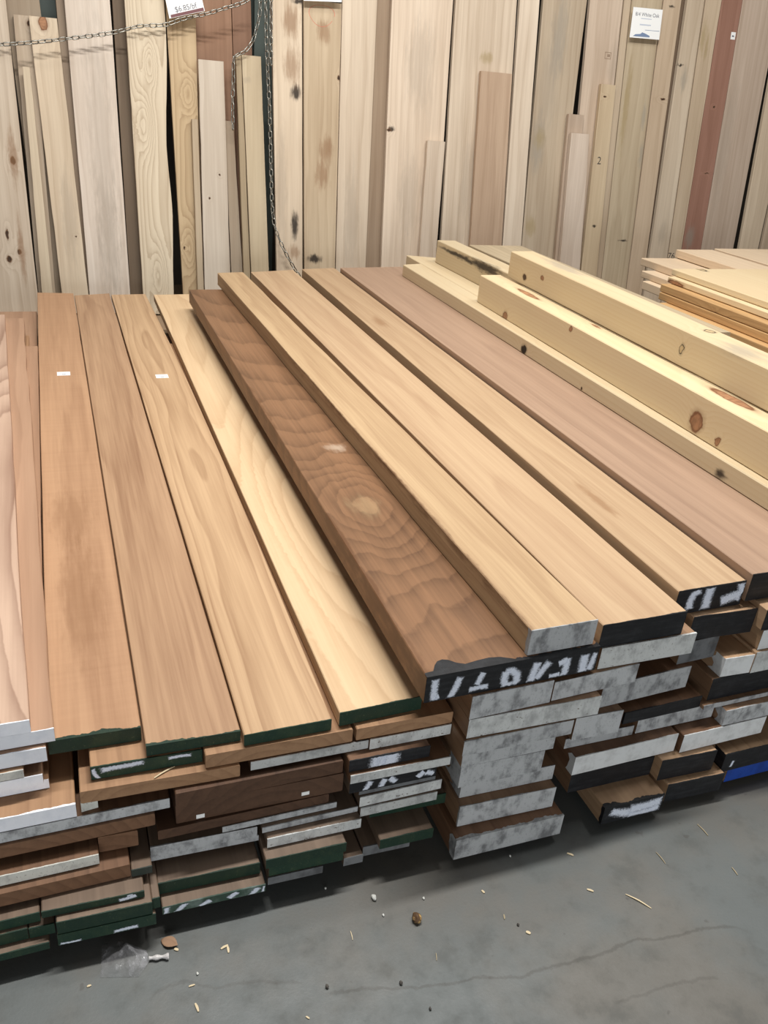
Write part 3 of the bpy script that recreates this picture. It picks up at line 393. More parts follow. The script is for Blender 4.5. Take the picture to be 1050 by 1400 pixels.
def material(name):
    m = bpy.data.materials.new(name); m.use_nodes = True
    t = NT(m.node_tree)
    bs = m.node_tree.nodes['Principled BSDF']
    return m, t, bs

# wood group: growth rings (true 3D rings cut by the board), fibres, blotches
def build_wood_group():
    g = bpy.data.node_groups.new('wood_grain', 'ShaderNodeTree')
    I = g.interface
    def inp(n, typ, d):
        s = I.new_socket(name=n, in_out='INPUT', socket_type=typ)
        if d is not None: s.default_value = d
    inp('Light', 'NodeSocketColor', (.6, .45, .3, 1)); inp('Dark', 'NodeSocketColor', (.3, .2, .1, 1))
    inp('RingScale', 'NodeSocketFloat', 60.0); inp('RingAmt', 'NodeSocketFloat', .3)
    inp('Warp', 'NodeSocketFloat', .03); inp('Fine', 'NodeSocketFloat', .3); inp('Blotch', 'NodeSocketFloat', .3)
    inp('PithX', 'NodeSocketFloat', .0); inp('PithZ', 'NodeSocketFloat', -.12); inp('Phase', 'NodeSocketFloat', 0.0)
    inp('Saw', 'NodeSocketFloat', 0.0)
    I.new_socket(name='Color', in_out='OUTPUT', socket_type='NodeSocketColor')
    I.new_socket(name='Height', in_out='OUTPUT', socket_type='NodeSocketFloat')
    t = NT(g); gi = t.new('NodeGroupInput'); go = t.new('NodeGroupOutput')
    P0 = t.new('ShaderNodeTexCoord').outputs['Object']
    rnd = t.new('ShaderNodeObjectInfo').outputs['Random']
    off = t.comb(0, t.m('MULTIPLY', rnd, 37.0), t.m('MULTIPLY', rnd, 11.0))
    P = t.v('ADD', P0, off)
    w = t.noise(t.v('MULTIPLY', P, (2.2, .55, 2.2)), 1.0, 2.0)
    wv = t.v('MULTIPLY', t.v('SUBTRACT', w.outputs['Color'], (.5, .5, .5)), (1, 0, 1))
    sc = t.new('ShaderNodeVectorMath', operation='SCALE'); t.put(sc.inputs[0], wv); t.put(sc.inputs['Scale'], gi.outputs['Warp'])
    x, y, z = t.sep(P0)
    wx, wy, wz = t.sep(sc.outputs[0])
    px = t.m('ADD', gi.outputs['PithX'], t.m('MULTIPLY', t.m('SUBTRACT', rnd, .5), .12))
    dx = t.m('ADD', t.m('SUBTRACT', x, px), wx)
    dz = t.m('ADD', t.m('SUBTRACT', z, gi.outputs['PithZ']), wz)
    r = t.m('SQRT', t.m('ADD', t.m('MULTIPLY', dx, dx), t.m('MULTIPLY', dz, dz)))
    n2 = t.noise(t.v('MULTIPLY', P, (9, 1.2, 9)), 1.0, 3.0)
    ph = t.m('ADD', t.m('MULTIPLY', r, gi.outputs['RingScale']), gi.outputs['Phase'])
    ph = t.m('ADD', ph, t.m('MULTIPLY', n2.outputs['Fac'], 1.1))
    fr = t.m('FRACT', ph)
    ring = t.m('MULTIPLY', t.m('POWER', fr, 2.2), t.ramp(fr, .90, 1.0, 1.0, 0.0))
    fine = t.noise(t.v('MULTIPLY', P, (150, 3.0, 150)), 1.0, 4.0, .6).outputs['Fac']
    fine2 = t.noise(t.v('MULTIPLY', P, (45, 1.3, 45)), 1.0, 3.0, .6).outputs['Fac']
    bl = t.noise(t.v('MULTIPLY', P, (5, .9, 5)), 1.0, 3.0).outputs['Fac']
    saw = t.noise(t.v('MULTIPLY', P, (1.5, 55, 1.5)), 1.0, 3.0, .6).outputs['Fac']
    f = t.m('MULTIPLY', ring, gi.outputs['RingAmt'])
    f = t.m('ADD', f, t.m('MULTIPLY', t.m('SUBTRACT', fine, .5), gi.outputs['Fine']))
    f = t.m('ADD', f, t.m('MULTIPLY', t.m('SUBTRACT', fine2, .5), t.m('MULTIPLY', gi.outputs['Fine'], 1.3)))
    f = t.m('ADD', f, t.m('MULTIPLY', t.m('SUBTRACT', bl, .45), gi.outputs['Blotch']))
    f = t.m('ADD', f, t.m('MULTIPLY', t.m('SUBTRACT', saw, .5), gi.outputs['Saw']))
    f = t.m('ADD', f, .12, clamp=True)
    col = t.mix(f, gi.outputs['Light'], gi.outputs['Dark'])
    hsv = t.new('ShaderNodeHueSaturation'); hsv.inputs['Saturation'].default_value = 1.0
    t.put(hsv.inputs['Value'], t.ramp(rnd, 0, 1, .93, 1.07, smooth=False)); t.put(hsv.inputs['Color'], col)
    g.links.new(hsv.outputs[0], go.inputs['Color'])
    g.links.new(t.m('ADD', fine, t.m('MULTIPLY', ring, .4)), go.inputs['Height'])
    return g
WOOD = build_wood_group()

KNOT_COL = {'black': ((25, 20, 16), (60, 45, 32)), 'dark': ((70, 50, 36), (110, 82, 58)), 'brown': ((172, 126, 92), (122, 82, 56)),
            'ring': ((196, 172, 132), (58, 48, 40)), 'stain': ((50, 42, 36), None), 'graystain': ((150, 142, 130), None),
            'brownst': ((135, 98, 66), None), 'olive': ((158, 138, 98), None), 'bark': ((70, 55, 42), None),
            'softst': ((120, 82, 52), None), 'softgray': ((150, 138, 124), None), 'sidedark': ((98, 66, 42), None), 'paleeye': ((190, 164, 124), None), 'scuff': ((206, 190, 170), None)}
_wood = {}
def desat(c, f):
    y = .3 * c[0] + .59 * c[1] + .11 * c[2]
    return tuple(v + (y - v) * f for v in c)
def wood(key, light, dark, ring=60, ramt=.3, warp=.05, fine=.3, blotch=.3, pith=(0, -.12), rough=.55, knots=(), saw=0.0, swirl=(), bump=.15, k=1.0):
    ck = (key, tuple(map(str, knots)))
    if ck in _wood: return _wood[ck]
    m, t, bs = material('wood_' + key)
    g = t.new('ShaderNodeGroup'); g.node_tree = WOOD
    g.inputs['Light'].default_value = lin(desat(light, .26), k); g.inputs['Dark'].default_value = lin(desat(dark, .2), k)
    for n, v in (('RingScale', ring), ('RingAmt', ramt), ('Warp', warp), ('Fine', fine), ('Blotch', blotch), ('PithX', pith[0]), ('PithZ', pith[1]), ('Saw', saw)):
        g.inputs[n].default_value = v
    col = g.outputs['Color']
    phase = None
    if knots or swirl:
        P = t.new('ShaderNodeTexCoord').outputs['Object']
        wob = t.noise(P, 38.0, 3.0)
        if any(k[2] == 'flame' for k in swirl):
            big = t.noise(t.v('MULTIPLY', P, (7, 3.2, 7)), 1.0, 2.0, .5)
            P = t.v('ADD', P, t.v('MULTIPLY', t.v('SUBTRACT', big.outputs['Color'], (.5, .5, .5)), (.07, .16, .06)))
        Pw = t.v('ADD', P, t.v('MULTIPLY', t.v('SUBTRACT', wob.outputs['Color'], (.5, .5, .5)), (.012, .03, .012)))
        for (c, s, kind) in list(knots) + list(swirl):
            d = t.v('LENGTH', t.v('DIVIDE', t.v('SUBTRACT', Pw, tuple(c)), tuple(s)))
            if kind in ('black', 'dark', 'brown', 'ring', 'swirl'):
                ks = 5.0 if kind == 'swirl' else 2.5
                e = t.m('MULTIPLY', t.m('EXPONENT', t.m('MULTIPLY', t.m('MULTIPLY', d, d), -.22)), ks)
                phase = e if phase is None else t.m('ADD', phase, e)
            if kind == 'flame':
                e = t.m('MULTIPLY', t.m('LOGARITHM', t.m('ADD', t.m('MULTIPLY', d, d), 1.0), 2.718), -2.6)
                phase = e if phase is None else t.m('ADD', phase, e)
            if kind in ('swirl', 'flame'): continue
            core, rim = KNOT_COL[kind]
            if rim is None:
                nz = t.noise(t.v('MULTIPLY', P, (60, 9, 60)), 1.0, 4.0, .65).outputs['Fac']
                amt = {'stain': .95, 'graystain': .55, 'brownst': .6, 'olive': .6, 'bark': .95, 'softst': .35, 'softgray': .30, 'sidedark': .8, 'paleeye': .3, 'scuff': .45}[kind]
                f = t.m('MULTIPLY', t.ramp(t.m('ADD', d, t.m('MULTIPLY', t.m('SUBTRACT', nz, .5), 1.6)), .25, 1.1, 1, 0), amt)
                col = t.mix(f, col, lin(core, k))
            else:
                col = t.mix(t.m('MULTIPLY', t.ramp(d, .9, 1.5, 1, 0), .35), col, lin(rim, k))
                col = t.mix(t.ramp(d, .85, 1.05, 1, 0), col, lin(rim, k))
                inner = t.noise(t.v('MULTIPLY', P, (30, 60, 30)), 1.0, 3.0).outputs['Fac']
                ci = t.mix(t.ramp(inner, .35, .7), lin(core, k), lin(tuple(v * .8 for v in core), k))
                col = t.mix(t.ramp(d, .62, .85, 1, 0), col, ci)
    if phase is not None: t.put(g.inputs['Phase'], phase)
    t.put(bs.inputs['Base Color'], col)
    bs.inputs['Roughness'].default_value = rough
    bs.inputs['Specular IOR Level'].default_value = .3
    bp = t.new('ShaderNodeBump'); bp.inputs['Strength'].default_value = bump; bp.inputs['Distance'].default_value = .0006
    t.put(bp.inputs['Height'], g.outputs['Height']); t.put(bs.inputs['Normal'], bp.outputs[0])
    _wood[ck] = m
    return m

W = {
 'redbrown': dict(light=(136, 92, 60), dark=(74, 44, 26), ring=45, ramt=.3, fine=.4),
 'darkbrown': dict(light=(98, 64, 42), dark=(52, 31, 19), ring=40, ramt=.3, fine=.5, saw=.2),
 'tanbrown': dict(light=(158, 116, 80), dark=(92, 58, 36), ring=45, ramt=.3, fine=.4),
 'tan': dict(light=(196, 152, 108), dark=(132, 90, 58), ring=45, ramt=.3, fine=.35),
 'warm': dict(light=(178, 128, 84), dark=(110, 70, 42), ring=45, ramt=.3, fine=.4),
 'shade': dict(light=(128, 102, 80), dark=(74, 56, 42), ring=45, ramt=.25, fine=.4),  # wood darkened in its colour for the shadow low in the pile
 't1': dict(light=(192, 140, 96), dark=(128, 78, 46), ring=22, ramt=.22, fine=0.42, blotch=.55, saw=.22, warp=.05),
 't2': dict(light=(186, 140, 98), dark=(126, 80, 50), ring=34, ramt=.30, fine=0.75, blotch=.4, warp=.06),
 't3': dict(light=(204, 160, 112), dark=(140, 94, 56), ring=70, ramt=.42, fine=0.55, blotch=.35, warp=.10, pith=(.03, -.10)),
 't4': dict(light=(222, 184, 134), dark=(174, 126, 80), ring=46, ramt=.34, fine=0.38, blotch=.3, warp=.10, pith=(-.05, -.14)),
 't5': dict(light=(146, 98, 60), dark=(52, 30, 17), ring=9, ramt=.34, fine=0.6, blotch=.9, warp=.16, rough=.5),
 't6': dict(light=(196, 158, 110), dark=(140, 96, 60), ring=40, ramt=.28, fine=0.6, blotch=.3, warp=.04),
 't7': dict(light=(198, 160, 116), dark=(150, 104, 70), ring=34, ramt=.26, fine=0.5, blotch=.35, warp=.06),
 't8': dict(light=(196, 158, 114), dark=(146, 102, 66), ring=34, ramt=.26, fine=0.52, blotch=.35, warp=.06),
 't9': dict(light=(172, 134, 104), dark=(120, 86, 66), ring=28, ramt=.2, fine=0.5, blotch=.3, warp=.05),
 'w1': dict(light=(208, 168, 138), dark=(120, 76, 54), ring=26, ramt=.5, fine=.25, blotch=.9, warp=.22),
 'w2': dict(light=(192, 144, 108), dark=(126, 84, 56), ring=24, ramt=.25, fine=.3, blotch=.6, warp=.08),
 'w3': dict(light=(182, 134, 98), dark=(120, 80, 54), ring=30, ramt=.25, fine=.35, blotch=.4),
 'pine': dict(light=(208, 185, 142), dark=(186, 146, 94), ring=75, ramt=.2, fine=.22, blotch=.3, warp=.06, rough=.5),
 'pineb': dict(light=(220, 194, 146), dark=(196, 148, 90), ring=75, ramt=.18, fine=.2, blotch=.25, warp=.06, rough=.5),
 'pinep': dict(light=(226, 196, 158), dark=(182, 146, 106), ring=75, ramt=.28, fine=.2, blotch=.25, rough=.5),
 'pineo': dict(light=(218, 164, 96), dark=(150, 100, 52), ring=75, ramt=.35, fine=.3, blotch=.5, rough=.5),
 'pineg': dict(light=(196, 172, 132), dark=(136, 116, 88), ring=75, ramt=.35, fine=.35, blotch=.5),
}
def mk(key, knots=(), swirl=()): return wood(key, knots=knots, swirl=swirl, **W[key])

# ------------------------------------------------------------------ paint on board ends
def paint(name, base, streak, amt=.5, scale=(26, 26, 20), rough=.6, speck=None, chips=0.0, chipcol=(110, 76, 48)):
    m, t, bs = material(name)
    P0 = t.new('ShaderNodeTexCoord').outputs['Object']
    rnd = t.new('ShaderNodeObjectInfo').outputs['Random']
    P = t.v('ADD', P0, t.comb(t.m('MULTIPLY', rnd, 23.0), t.m('MULTIPLY', rnd, 9.0), 0))
    a = t.noise(t.v('MULTIPLY', P, scale), 1.0, 4.0, .65).outputs['Fac']
    b = t.noise(t.v('MULTIPLY', P, (70, 70, 16)), 1.0, 3.0, .6).outputs['Fac']
    d = t.noise(t.v('MULTIPLY', P, (300, 300, 160)), 1.0, 3.0, .6).outputs['Fac']
    f = t.m('MULTIPLY', t.ramp(t.m('ADD', t.m('MULTIPLY', a, .75), t.m('MULTIPLY', b, .25)), .44, .66), amt)
    col = t.mix(f, lin(base), lin(streak))
    if speck: col = t.mix(t.m('MULTIPLY', t.ramp(d, .60, .72), .75), col, lin(speck))
    if chips: 
        e = t.noise(t.v('MULTIPLY', P, (55, 55, 90)), 1.0, 4.0, .7).outputs['Fac']
        col = t.mix(t.ramp(e, .66 - chips * .1, .69 - chips * .1), col, lin(chipcol))
    hsv = t.new('ShaderNodeHueSaturation'); t.put(hsv.inputs['Value'], t.ramp(rnd, 0, 1, .88, 1.1, smooth=False)); t.put(hsv.inputs['Color'], col)
    t.put(bs.inputs['Base Color'], hsv.outputs[0]); bs.inputs['Roughness'].default_value = rough
    bs.inputs['Specular IOR Level'].default_value = .35
    bp = t.new('ShaderNodeBump'); bp.inputs['Strength'].default_value = .35; bp.inputs['Distance'].default_value = .001
    t.put(bp.inputs['Height'], t.m('ADD', b, d)); t.put(bs.inputs['Normal'], bp.outputs[0])
    return m
CAP = {
 'gray': paint('gray_end_paint', (180, 182, 183), (92, 92, 94), .8, speck=(120, 120, 122)),
 'grayl': paint('pale_gray_end_paint', (198, 200, 198), (126, 126, 126), .6, speck=(120, 116, 110), chips=.15, chipcol=(84, 66, 50)),
 'grayd': paint('dark_gray_end_paint', (112, 114, 116), (62, 62, 64), .7),
 'white': paint('white_end_paint', (222, 224, 224), (176, 176, 174), .5, scale=(30, 30, 30)),
 'offwhite': paint('off_white_end_paint', (206, 206, 198), (150, 150, 146), .6, speck=(110, 108, 104)),
 'brightw': paint('bright_white_end_paint', (238, 240, 246), (214, 218, 228), .5),
 'black': paint('black_end_paint', (24, 25, 28), (46, 47, 50), .6, scale=(18, 18, 120), rough=.5),
 'green': paint('dark_green_end_paint', (26, 50, 38), (48, 66, 46), .55, speck=(70, 82, 60), rough=.5),
 'greend': paint('dull_green_end_paint', (44, 54, 48), (66, 66, 60), .6),
 'greenw': paint('streaked_green_end_paint', (52, 72, 60), (120, 134, 128), .6),
 'blue': paint('blue_end_paint', (28, 66, 150), (20, 44, 104), .5),
}
def spray_material():
    m, t, bs = material('white_spray_paint')
    uv = t.new('ShaderNodeTexCoord').outputs['UV']
    x, y, z = t.sep(uv)
    P = t.new('ShaderNodeTexCoord').outputs['Object']
    n = t.noise(P, 260.0, 3.0, .7).outputs['Fac']
    e = t.m('SUBTRACT', 1.0, t.m('ABSOLUTE', t.m('SUBTRACT', t.m('MULTIPLY', x, 2.0), 1.0)))
    e2 = t.m('MINIMUM', e, t.m('MULTIPLY', t.m('SUBTRACT', .5, t.m('ABSOLUTE', t.m('SUBTRACT', y, .5))), 6.0))
    al = t.ramp(t.m('ADD', e2, t.m('MULTIPLY', t.m('SUBTRACT', n, .5), .9)), .12, .75)
    t.put(bs.inputs['Alpha'], t.m('MULTIPLY', al, .95))
    t.put(bs.inputs['Base Color'], t.mix(n, lin((196, 206, 226)), lin((240, 244, 252))))
    bs.inputs['Roughness'].default_value = .7
    return m
SPRAY = spray_material()
def plain(name, c, rough=.6, metal=0.0, k=1.0):
    m, t, bs = material(name)
    bs.inputs['Base Color'].default_value = lin(c, k); bs.inputs['Roughness'].default_value = rough; bs.inputs['Metallic'].default_value = metal
    return m
PAPER = plain('white_paper', (244, 244, 242), .7)
INK = plain('gray_ink', (96, 98, 110), .7)

# ------------------------------------------------------------------ boards
def board_mesh(q, th, seed=0, jit=.0006, nst=16, c=.0018, wave=0.0, bow=0.0):
    """six-sided board: q = front-left, front-right, back-right, back-left; edges slightly uneven, arrises eased"""
    rd = random.Random(seed)
    fl, fr, br, bl = [Vector((p[0], p[1], 0)) for p in q]
    V, F = [], []
    cl = min(c, th * .3)
    for i in range(nst + 1):
        t = i / nst
        l, r = fl.lerp(bl, t), fr.lerp(br, t)
        k = 0 if i in (0,) else 1
        l = l + Vector((abs(rd.gauss(0, jit)) * k, 0, 0)); r = r - Vector((abs(rd.gauss(0, jit)) * k, 0, 0))
        if wave: r = r - Vector((wave * (.5 + .5 * math.sin(t * 17 + 1)) * (.4 + .6 * math.sin(t * 5.3) ** 2), 0, 0))
        if bow: r = r + Vector((bow * 4 * t * (1 - t), 0, 0))
        top = th - abs(rd.gauss(0, jit * .25)) * k
        d = (r - l).normalized() * cl
        for p, z in ((l + d, 0), (l, cl), (l, top - cl), (l + d, top), (r - d, top), (r, top - cl), (r, cl), (r - d, 0)):
            V.append((p.x, p.y, z))
    for i in range(nst):
        for j in range(8):
            a, b = i * 8 + j, i * 8 + (j + 1) % 8
            F.append((a, a + 8, b + 8, b))
    F.append(tuple(range(8))); F.append(tuple(range(nst * 8 + 7, nst * 8 - 1, -1)))
    return V, F

def cap_mesh(q, th, lip=.0015, wl=.0, seed=0):
    """coat of paint over the front end, running a little over the top edge and the left side"""
    rd = random.Random(seed)
    fl, fr = Vector((q[0][0], q[0][1], 0)), Vector((q[1][0], q[1][1], 0))
    n = max(8, int((fr - fl).length / .0035))
    V, F = [], []
    e = .0011
    for i in range(n + 1):
        p = fl.lerp(fr, i / n)
        lp = lip * max(.08, .6 + 1.1 * mnoise.noise(Vector((p.x * 22, seed * 3.7, 0))) + .55 * mnoise.noise(Vector((p.x * 110, seed * 1.7, 5))) + .25 * rd.random())
        V += [(p.x, p.y - e, .0004), (p.x, p.y - e, th + .0002), (p.x, p.y + lp, th + .0002)]
    for i in range(n):
        a = i * 3
        F += [(a, a + 3, a + 4, a + 1), (a + 1, a + 4, a + 5, a + 2)]
    if wl:
        b = len(V); k = 5; x = fl.x - .0003
        for i in range(k + 1):
            z = .0004 + (th - .0004) * i / k
            V += [(x, fl.y - e, z), (x, fl.y + wl * (.6 + .5 * rd.random()), z)]
        for i in range(k):
            a = b + i * 2
            F.append((a, a + 2, a + 3, a + 1))
    return V, F

def add_cap(o, q, th, key, seed, lip=.0015, wl=0.0):
    V, F = cap_mesh(q, th, lip, wl, seed)
    return link_mesh('painted_end', V, F, CAP[key], o)

def mark_mesh(q, th, strokes):
    V, F, U = [], [], []
    for w, pts in strokes:
        P = [Vector((p[0], 0, p[1])) for p in pts]
        b = len(V); n = len(P); hw = w * .80
        for i, p in enumerate(P):
            d = (P[min(i + 1, n - 1)] - P[max(i - 1, 0)]).normalized()
            s = Vector((d.z, 0, -d.x)) * hw
            ext = d * (hw * .5) * (-1 if i == 0 else (1 if i == n - 1 else 0))
            t = (p.x - q[0][0]) / (q[1][0] - q[0][0])
            y = q[0][1] + (q[1][1] - q[0][1]) * t - .0018
            for k, sgn in ((0, -1), (.5, 0), (1, 1)):
                c = p + ext + s * sgn
                V.append((min(max(c.x, q[0][0] + .0008), q[1][0] - .0008), y, min(max(c.z, .0012), th - .0008))); U.append((k, i / max(1, n - 1)))
        for i in range(n - 1):
            a = b + i * 3
            F += [(a, a + 1, a + 4, a + 3), (a + 1, a + 2, a + 5, a + 4)]
    return V, F, U

def box(name, x0, x1, y0, y1, z0, z1, mat, parent=None, bev=0.0):
    bm = bmesh.new(); bmesh.ops.create_cube(bm, size=1)
    for v in bm.verts:
        v.co = Vector(((x0 + x1) / 2 + v.co.x * (x1 - x0), (y0 + y1) / 2 + v.co.y * (y1 - y0), (z0 + z1) / 2 + v.co.z * (z1 - z0)))
    if bev: bmesh.ops.bevel(bm, geom=bm.edges[:], offset=bev, segments=2, affect='EDGES', profile=.5)
    me = bpy.data.meshes.new(name); bm.to_mesh(me); bm.free()
    me.materials.append(mat)
    o = bpy.data.objects.new(name, me); C.objects.link(o)
    if parent: o.parent = parent
    return o

SW = {'t5': [(SWIRL['eye'], (.075, .13, .12), 'flame')],
      'w1': [([.15, .35, .03], (.10, .3, .1), 'swirl'), ([.10, 1.3, .03], (.09, .3, .1), 'swirl')],
      't4': [([.03, .75, .034], (.05, .35, .1), 'swirl')]}
SW['t5'] += []
for idx, (key, label, wk, cap, at, q, th, opt, st, mk_) in enumerate(ROWS):
    V, F = board_mesh(q, th, seed=idx * 7 + 3, jit=opt.get('jit', .0006), bow=opt.get('bow', 0))
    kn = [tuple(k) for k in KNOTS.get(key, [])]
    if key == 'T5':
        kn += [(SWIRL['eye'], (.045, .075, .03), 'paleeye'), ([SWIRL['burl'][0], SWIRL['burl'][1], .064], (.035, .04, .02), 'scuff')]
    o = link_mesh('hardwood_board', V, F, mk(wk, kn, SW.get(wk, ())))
    o.location = at[:3]; o.rotation_euler = (0, 0, at[3])
    tag(o, label, 'board', 'hardwood boards in the big pile')
    if cap != 'none':
        add_cap(o, q, th, cap, idx, lip=opt.get('lip', .0015), wl=opt.get('wl', 0))
    if mk_:
        for s_ in mk_:
            v, f, u = mark_mesh(q, th, [s_])
            link_mesh('spray_mark', v, f, SPRAY, o, uvs=u)
    for face, p, w, h in st:
        if face == 'top':
            s = box('price_sticker', p[0] - w / 2, p[0] + w / 2, p[1] - h / 2, p[1] + h / 2, th, th + .0008, PAPER, o)
            d = .0014
            for k in range(3):
                box('printed_mark', p[0] - w * .1 + k * w * .09, p[0] - w * .04 + k * w * .09, p[1] - h * .32, p[1] - h * .12, th + .0008, th + .0011, INK, s)
        else:
            yf = q[0][1] + (q[1][1] - q[0][1]) * (p[0] - q[0][0]) / (q[1][0] - q[0][0])
            box('price_sticker', p[0] - w / 2, p[0] + w / 2, yf - .0009, yf + .0002, p[2] - h / 2, p[2] + h / 2, PAPER, o)
# black paint runs over the top of the numbered board's front edge, with a round blob on the left
for o in [o for o in bpy.data.objects if o.get('label', '').startswith('wide dark brown figured')]:
    q = [r for r in ROWS if r[0] == 'T5'][0]
    th, qq = q[6], q[5]
    V = []
    L = qq[0][0]; Wd = qq[1][0] - L
    prof = [(0, .012), (.05, .014), (.075, .030), (.10, .040), (.13, .043), (.16, .038), (.19, .026), (.23, .018), (.30, .022), (.37, .024), (.43, .020), (.48, .010), (.52, .002)]
    for t, d in prof:
        y = qq[0][1] + (qq[1][1] - qq[0][1]) * t
        V += [(L + Wd * t, y - .001, th + .0005), (L + Wd * t, y + d, th + .0005)]
    F = [(i * 2, i * 2 + 2, i * 2 + 3, i * 2 + 1) for i in range(len(prof) - 1)]
    link_mesh('paint_run', V, F, CAP['black'], o)

for idx, (key, name, label, wk, at, q, th) in enumerate(PINE):
    V, F = board_mesh(q, th, seed=900 + idx, jit=.0008, c=.003)
    o = link_mesh(name, V, F, mk(wk, [tuple(k) for k in KNOTS.get(key, [])]))
    o.location = at[:3]; o.rotation_euler = (0, 0, at[3])
    tag(o, label, 'timber' if 'timber' in name else 'board', 'pine pile' if at[0] < 2.5 else 'far pine pile')

LK = {
 'plain': dict(ring=40, ramt=.22, fine=0.34, blotch=0.7, warp=.05),
 'knotty': dict(ring=40, ramt=.25, fine=0.36, blotch=0.7, warp=.08),
 'ash': dict(ring=75, ramt=.5, fine=0.26, blotch=0.35, warp=.10, pith=(0, -.08)),
 'stained': dict(ring=36, ramt=.22, fine=0.36, blotch=0.8, warp=.05),
 'oak': dict(ring=34, ramt=.2, fine=0.42, blotch=0.65, warp=.05),
}
LEANA = math.radians(7.62)
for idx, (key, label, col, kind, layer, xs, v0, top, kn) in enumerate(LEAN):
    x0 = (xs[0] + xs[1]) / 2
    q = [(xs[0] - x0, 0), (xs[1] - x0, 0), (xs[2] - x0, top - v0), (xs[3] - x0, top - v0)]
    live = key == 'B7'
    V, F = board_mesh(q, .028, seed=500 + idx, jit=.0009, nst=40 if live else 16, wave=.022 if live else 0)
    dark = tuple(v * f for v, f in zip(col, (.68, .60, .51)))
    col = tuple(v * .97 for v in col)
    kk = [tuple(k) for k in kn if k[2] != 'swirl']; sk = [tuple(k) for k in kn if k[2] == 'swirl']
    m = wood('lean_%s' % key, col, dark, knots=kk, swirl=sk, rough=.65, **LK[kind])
    o = link_mesh('leaning_board', V, F, m)
    yf = 4.98 + layer * .034 / math.cos(LEANA)
    # the tabled plane is the board's front face; step back by the thickness
    n = Vector((0, -math.cos(LEANA), math.sin(LEANA)))
    up = Vector((0, math.sin(LEANA), math.cos(LEANA)))
    o.location = Vector((x0, yf, .15)) + up * v0 - n * .028 + Vector((0, 0, .004))
    o.rotation_euler = (math.pi / 2 - LEANA, 0, 0)
    tag(o, label, 'board', 'boards leaning on the back wall')
    if key == 'B31':
        pass

# ------------------------------------------------------------------ setting
def floor_material():
    m, t, bs = material('painted_concrete')
    P = t.new('ShaderNodeTexCoord').outputs['Object']
    a = t.noise(P, 2.2, 5.0, .6).outputs['Fac']; b = t.noise(P, 11.0, 5.0, .65).outputs['Fac']; d = t.noise(P, 160.0, 3.0, .6).outputs['Fac']
    col = t.mix(t.ramp(a, .38, .64), lin((92, 96, 95)), lin((100, 97, 91)))
    col = t.mix(t.m('MULTIPLY', t.ramp(b, .50, .72), .45), col, lin((75, 76, 73)))
    col = t.mix(t.m('MULTIPLY', t.ramp(d, .55, .75), .22), col, lin((84, 82, 78)))
    sp = t.noise(t.v('MULTIPLY', P, (30, 30, 1)), 1.0, 2.0, .5).outputs['Fac']
    col = t.mix(t.m('MULTIPLY', t.ramp(sp, .70, .76), .5), col, lin((70, 66, 62)))
    x, y, z = t.sep(P)
    wob = t.m('MULTIPLY', t.m('SUBTRACT', t.noise(P, 30.0, 4.0, .7).outputs['Fac'], .5), .022)
    for pts, amt in ((FLOOR['crack1'], .55), (FLOOR['crack2'], .40), (FLOOR['crack3'], .35)):
        cur = t.new('ShaderNodeFloatCurve')
        xs = [p[0] for p in pts]; ys = [p[1] for p in pts]
        x0, x1, y0, y1 = min(xs), max(xs), min(ys) - .02, max(ys) + .02
        c = cur.mapping.curves[0]
        pp = sorted(((px - x0) / (x1 - x0), (py - y0) / (y1 - y0)) for px, py in zip(xs, ys))
        c.points[0].location = pp[0]; c.points[1].location = pp[-1]
        for p in pp[1:-1]: c.points.new(*p)
        cur.mapping.update()
        u = t.m('DIVIDE', t.m('SUBTRACT', x, x0), x1 - x0)
        t.put(cur.inputs['Value'], u)
        yc = t.m('ADD', t.m('MULTIPLY', cur.outputs[0], y1 - y0), y0)
        dd = t.m('ABSOLUTE', t.m('ADD', t.m('SUBTRACT', y, yc), wob))
        msk = t.m('MULTIPLY', t.ramp(u, 0, .06), t.ramp(u, .94, 1.0, 1, 0))
        col = t.mix(t.m('MULTIPLY', t.m('MULTIPLY', t.ramp(dd, .0008, .0055, 1, 0), msk), amt * .75), col, lin((60, 56, 50)))
    t.put(bs.inputs['Base Color'], col)
    t.put(bs.inputs['Roughness'], t.ramp(b, .3, .7, .42, .62)); bs.inputs['Specular IOR Level'].default_value = .35
    bp = t.new('ShaderNodeBump'); bp.inputs['Strength'].default_value = .12; bp.inputs['Distance'].default_value = .002
    t.put(bp.inputs['Height'], t.m('ADD', b, d)); t.put(bs.inputs['Normal'], bp.outputs[0])
    return m
tag(box('floor', -6, 10, -7, 5.75, -.1, 0, floor_material()), kind='structure')
WALLM = plain('shade_dark_wall', (96, 90, 82), .9)  # wall coloured dark for the deep shade in gaps between boards
tag(box('wall_back', -6, 10, 5.75, 5.9, 0, 5.2, WALLM), kind='structure')
PLN = wood('plinth', (150, 120, 88), (96, 72, 50), ring=30, ramt=.25, fine=.4)
tag(box('trim_1', -3, 6.5, 4.62, 5.75, 0, .148, PLN), kind='structure')
tag(box('trim_2', -3, 6.5, 5.47, 5.535, 2.25, 2.33, plain('rail_steel', (104, 114, 108), .5, .1)), kind='structure')
STEEL = plain('green_gray_steel', (104, 114, 108), .5, .1)
def steel_post(x0, x1, label):
    # I-section: two flanges and a web, on a base plate
    e = empty('steel_post', ((x0 + x1) / 2, 5.62, .148)); w = (x1 - x0) / 2
    tag(e, label, 'post', 'steel posts behind the leaning boards')
    box('front_flange', -w, w, -.075, -.065, .012, 3.6, STEEL, e); box('rear_flange', -w, w, .065, .075, .012, 3.6, STEEL, e)
    box('web', -.005, .005, -.065, .065, .012, 3.6, STEEL, e); box('base_plate', -w - .03, w + .03, -.1, .1, 0, .012, STEEL, e)
    return e
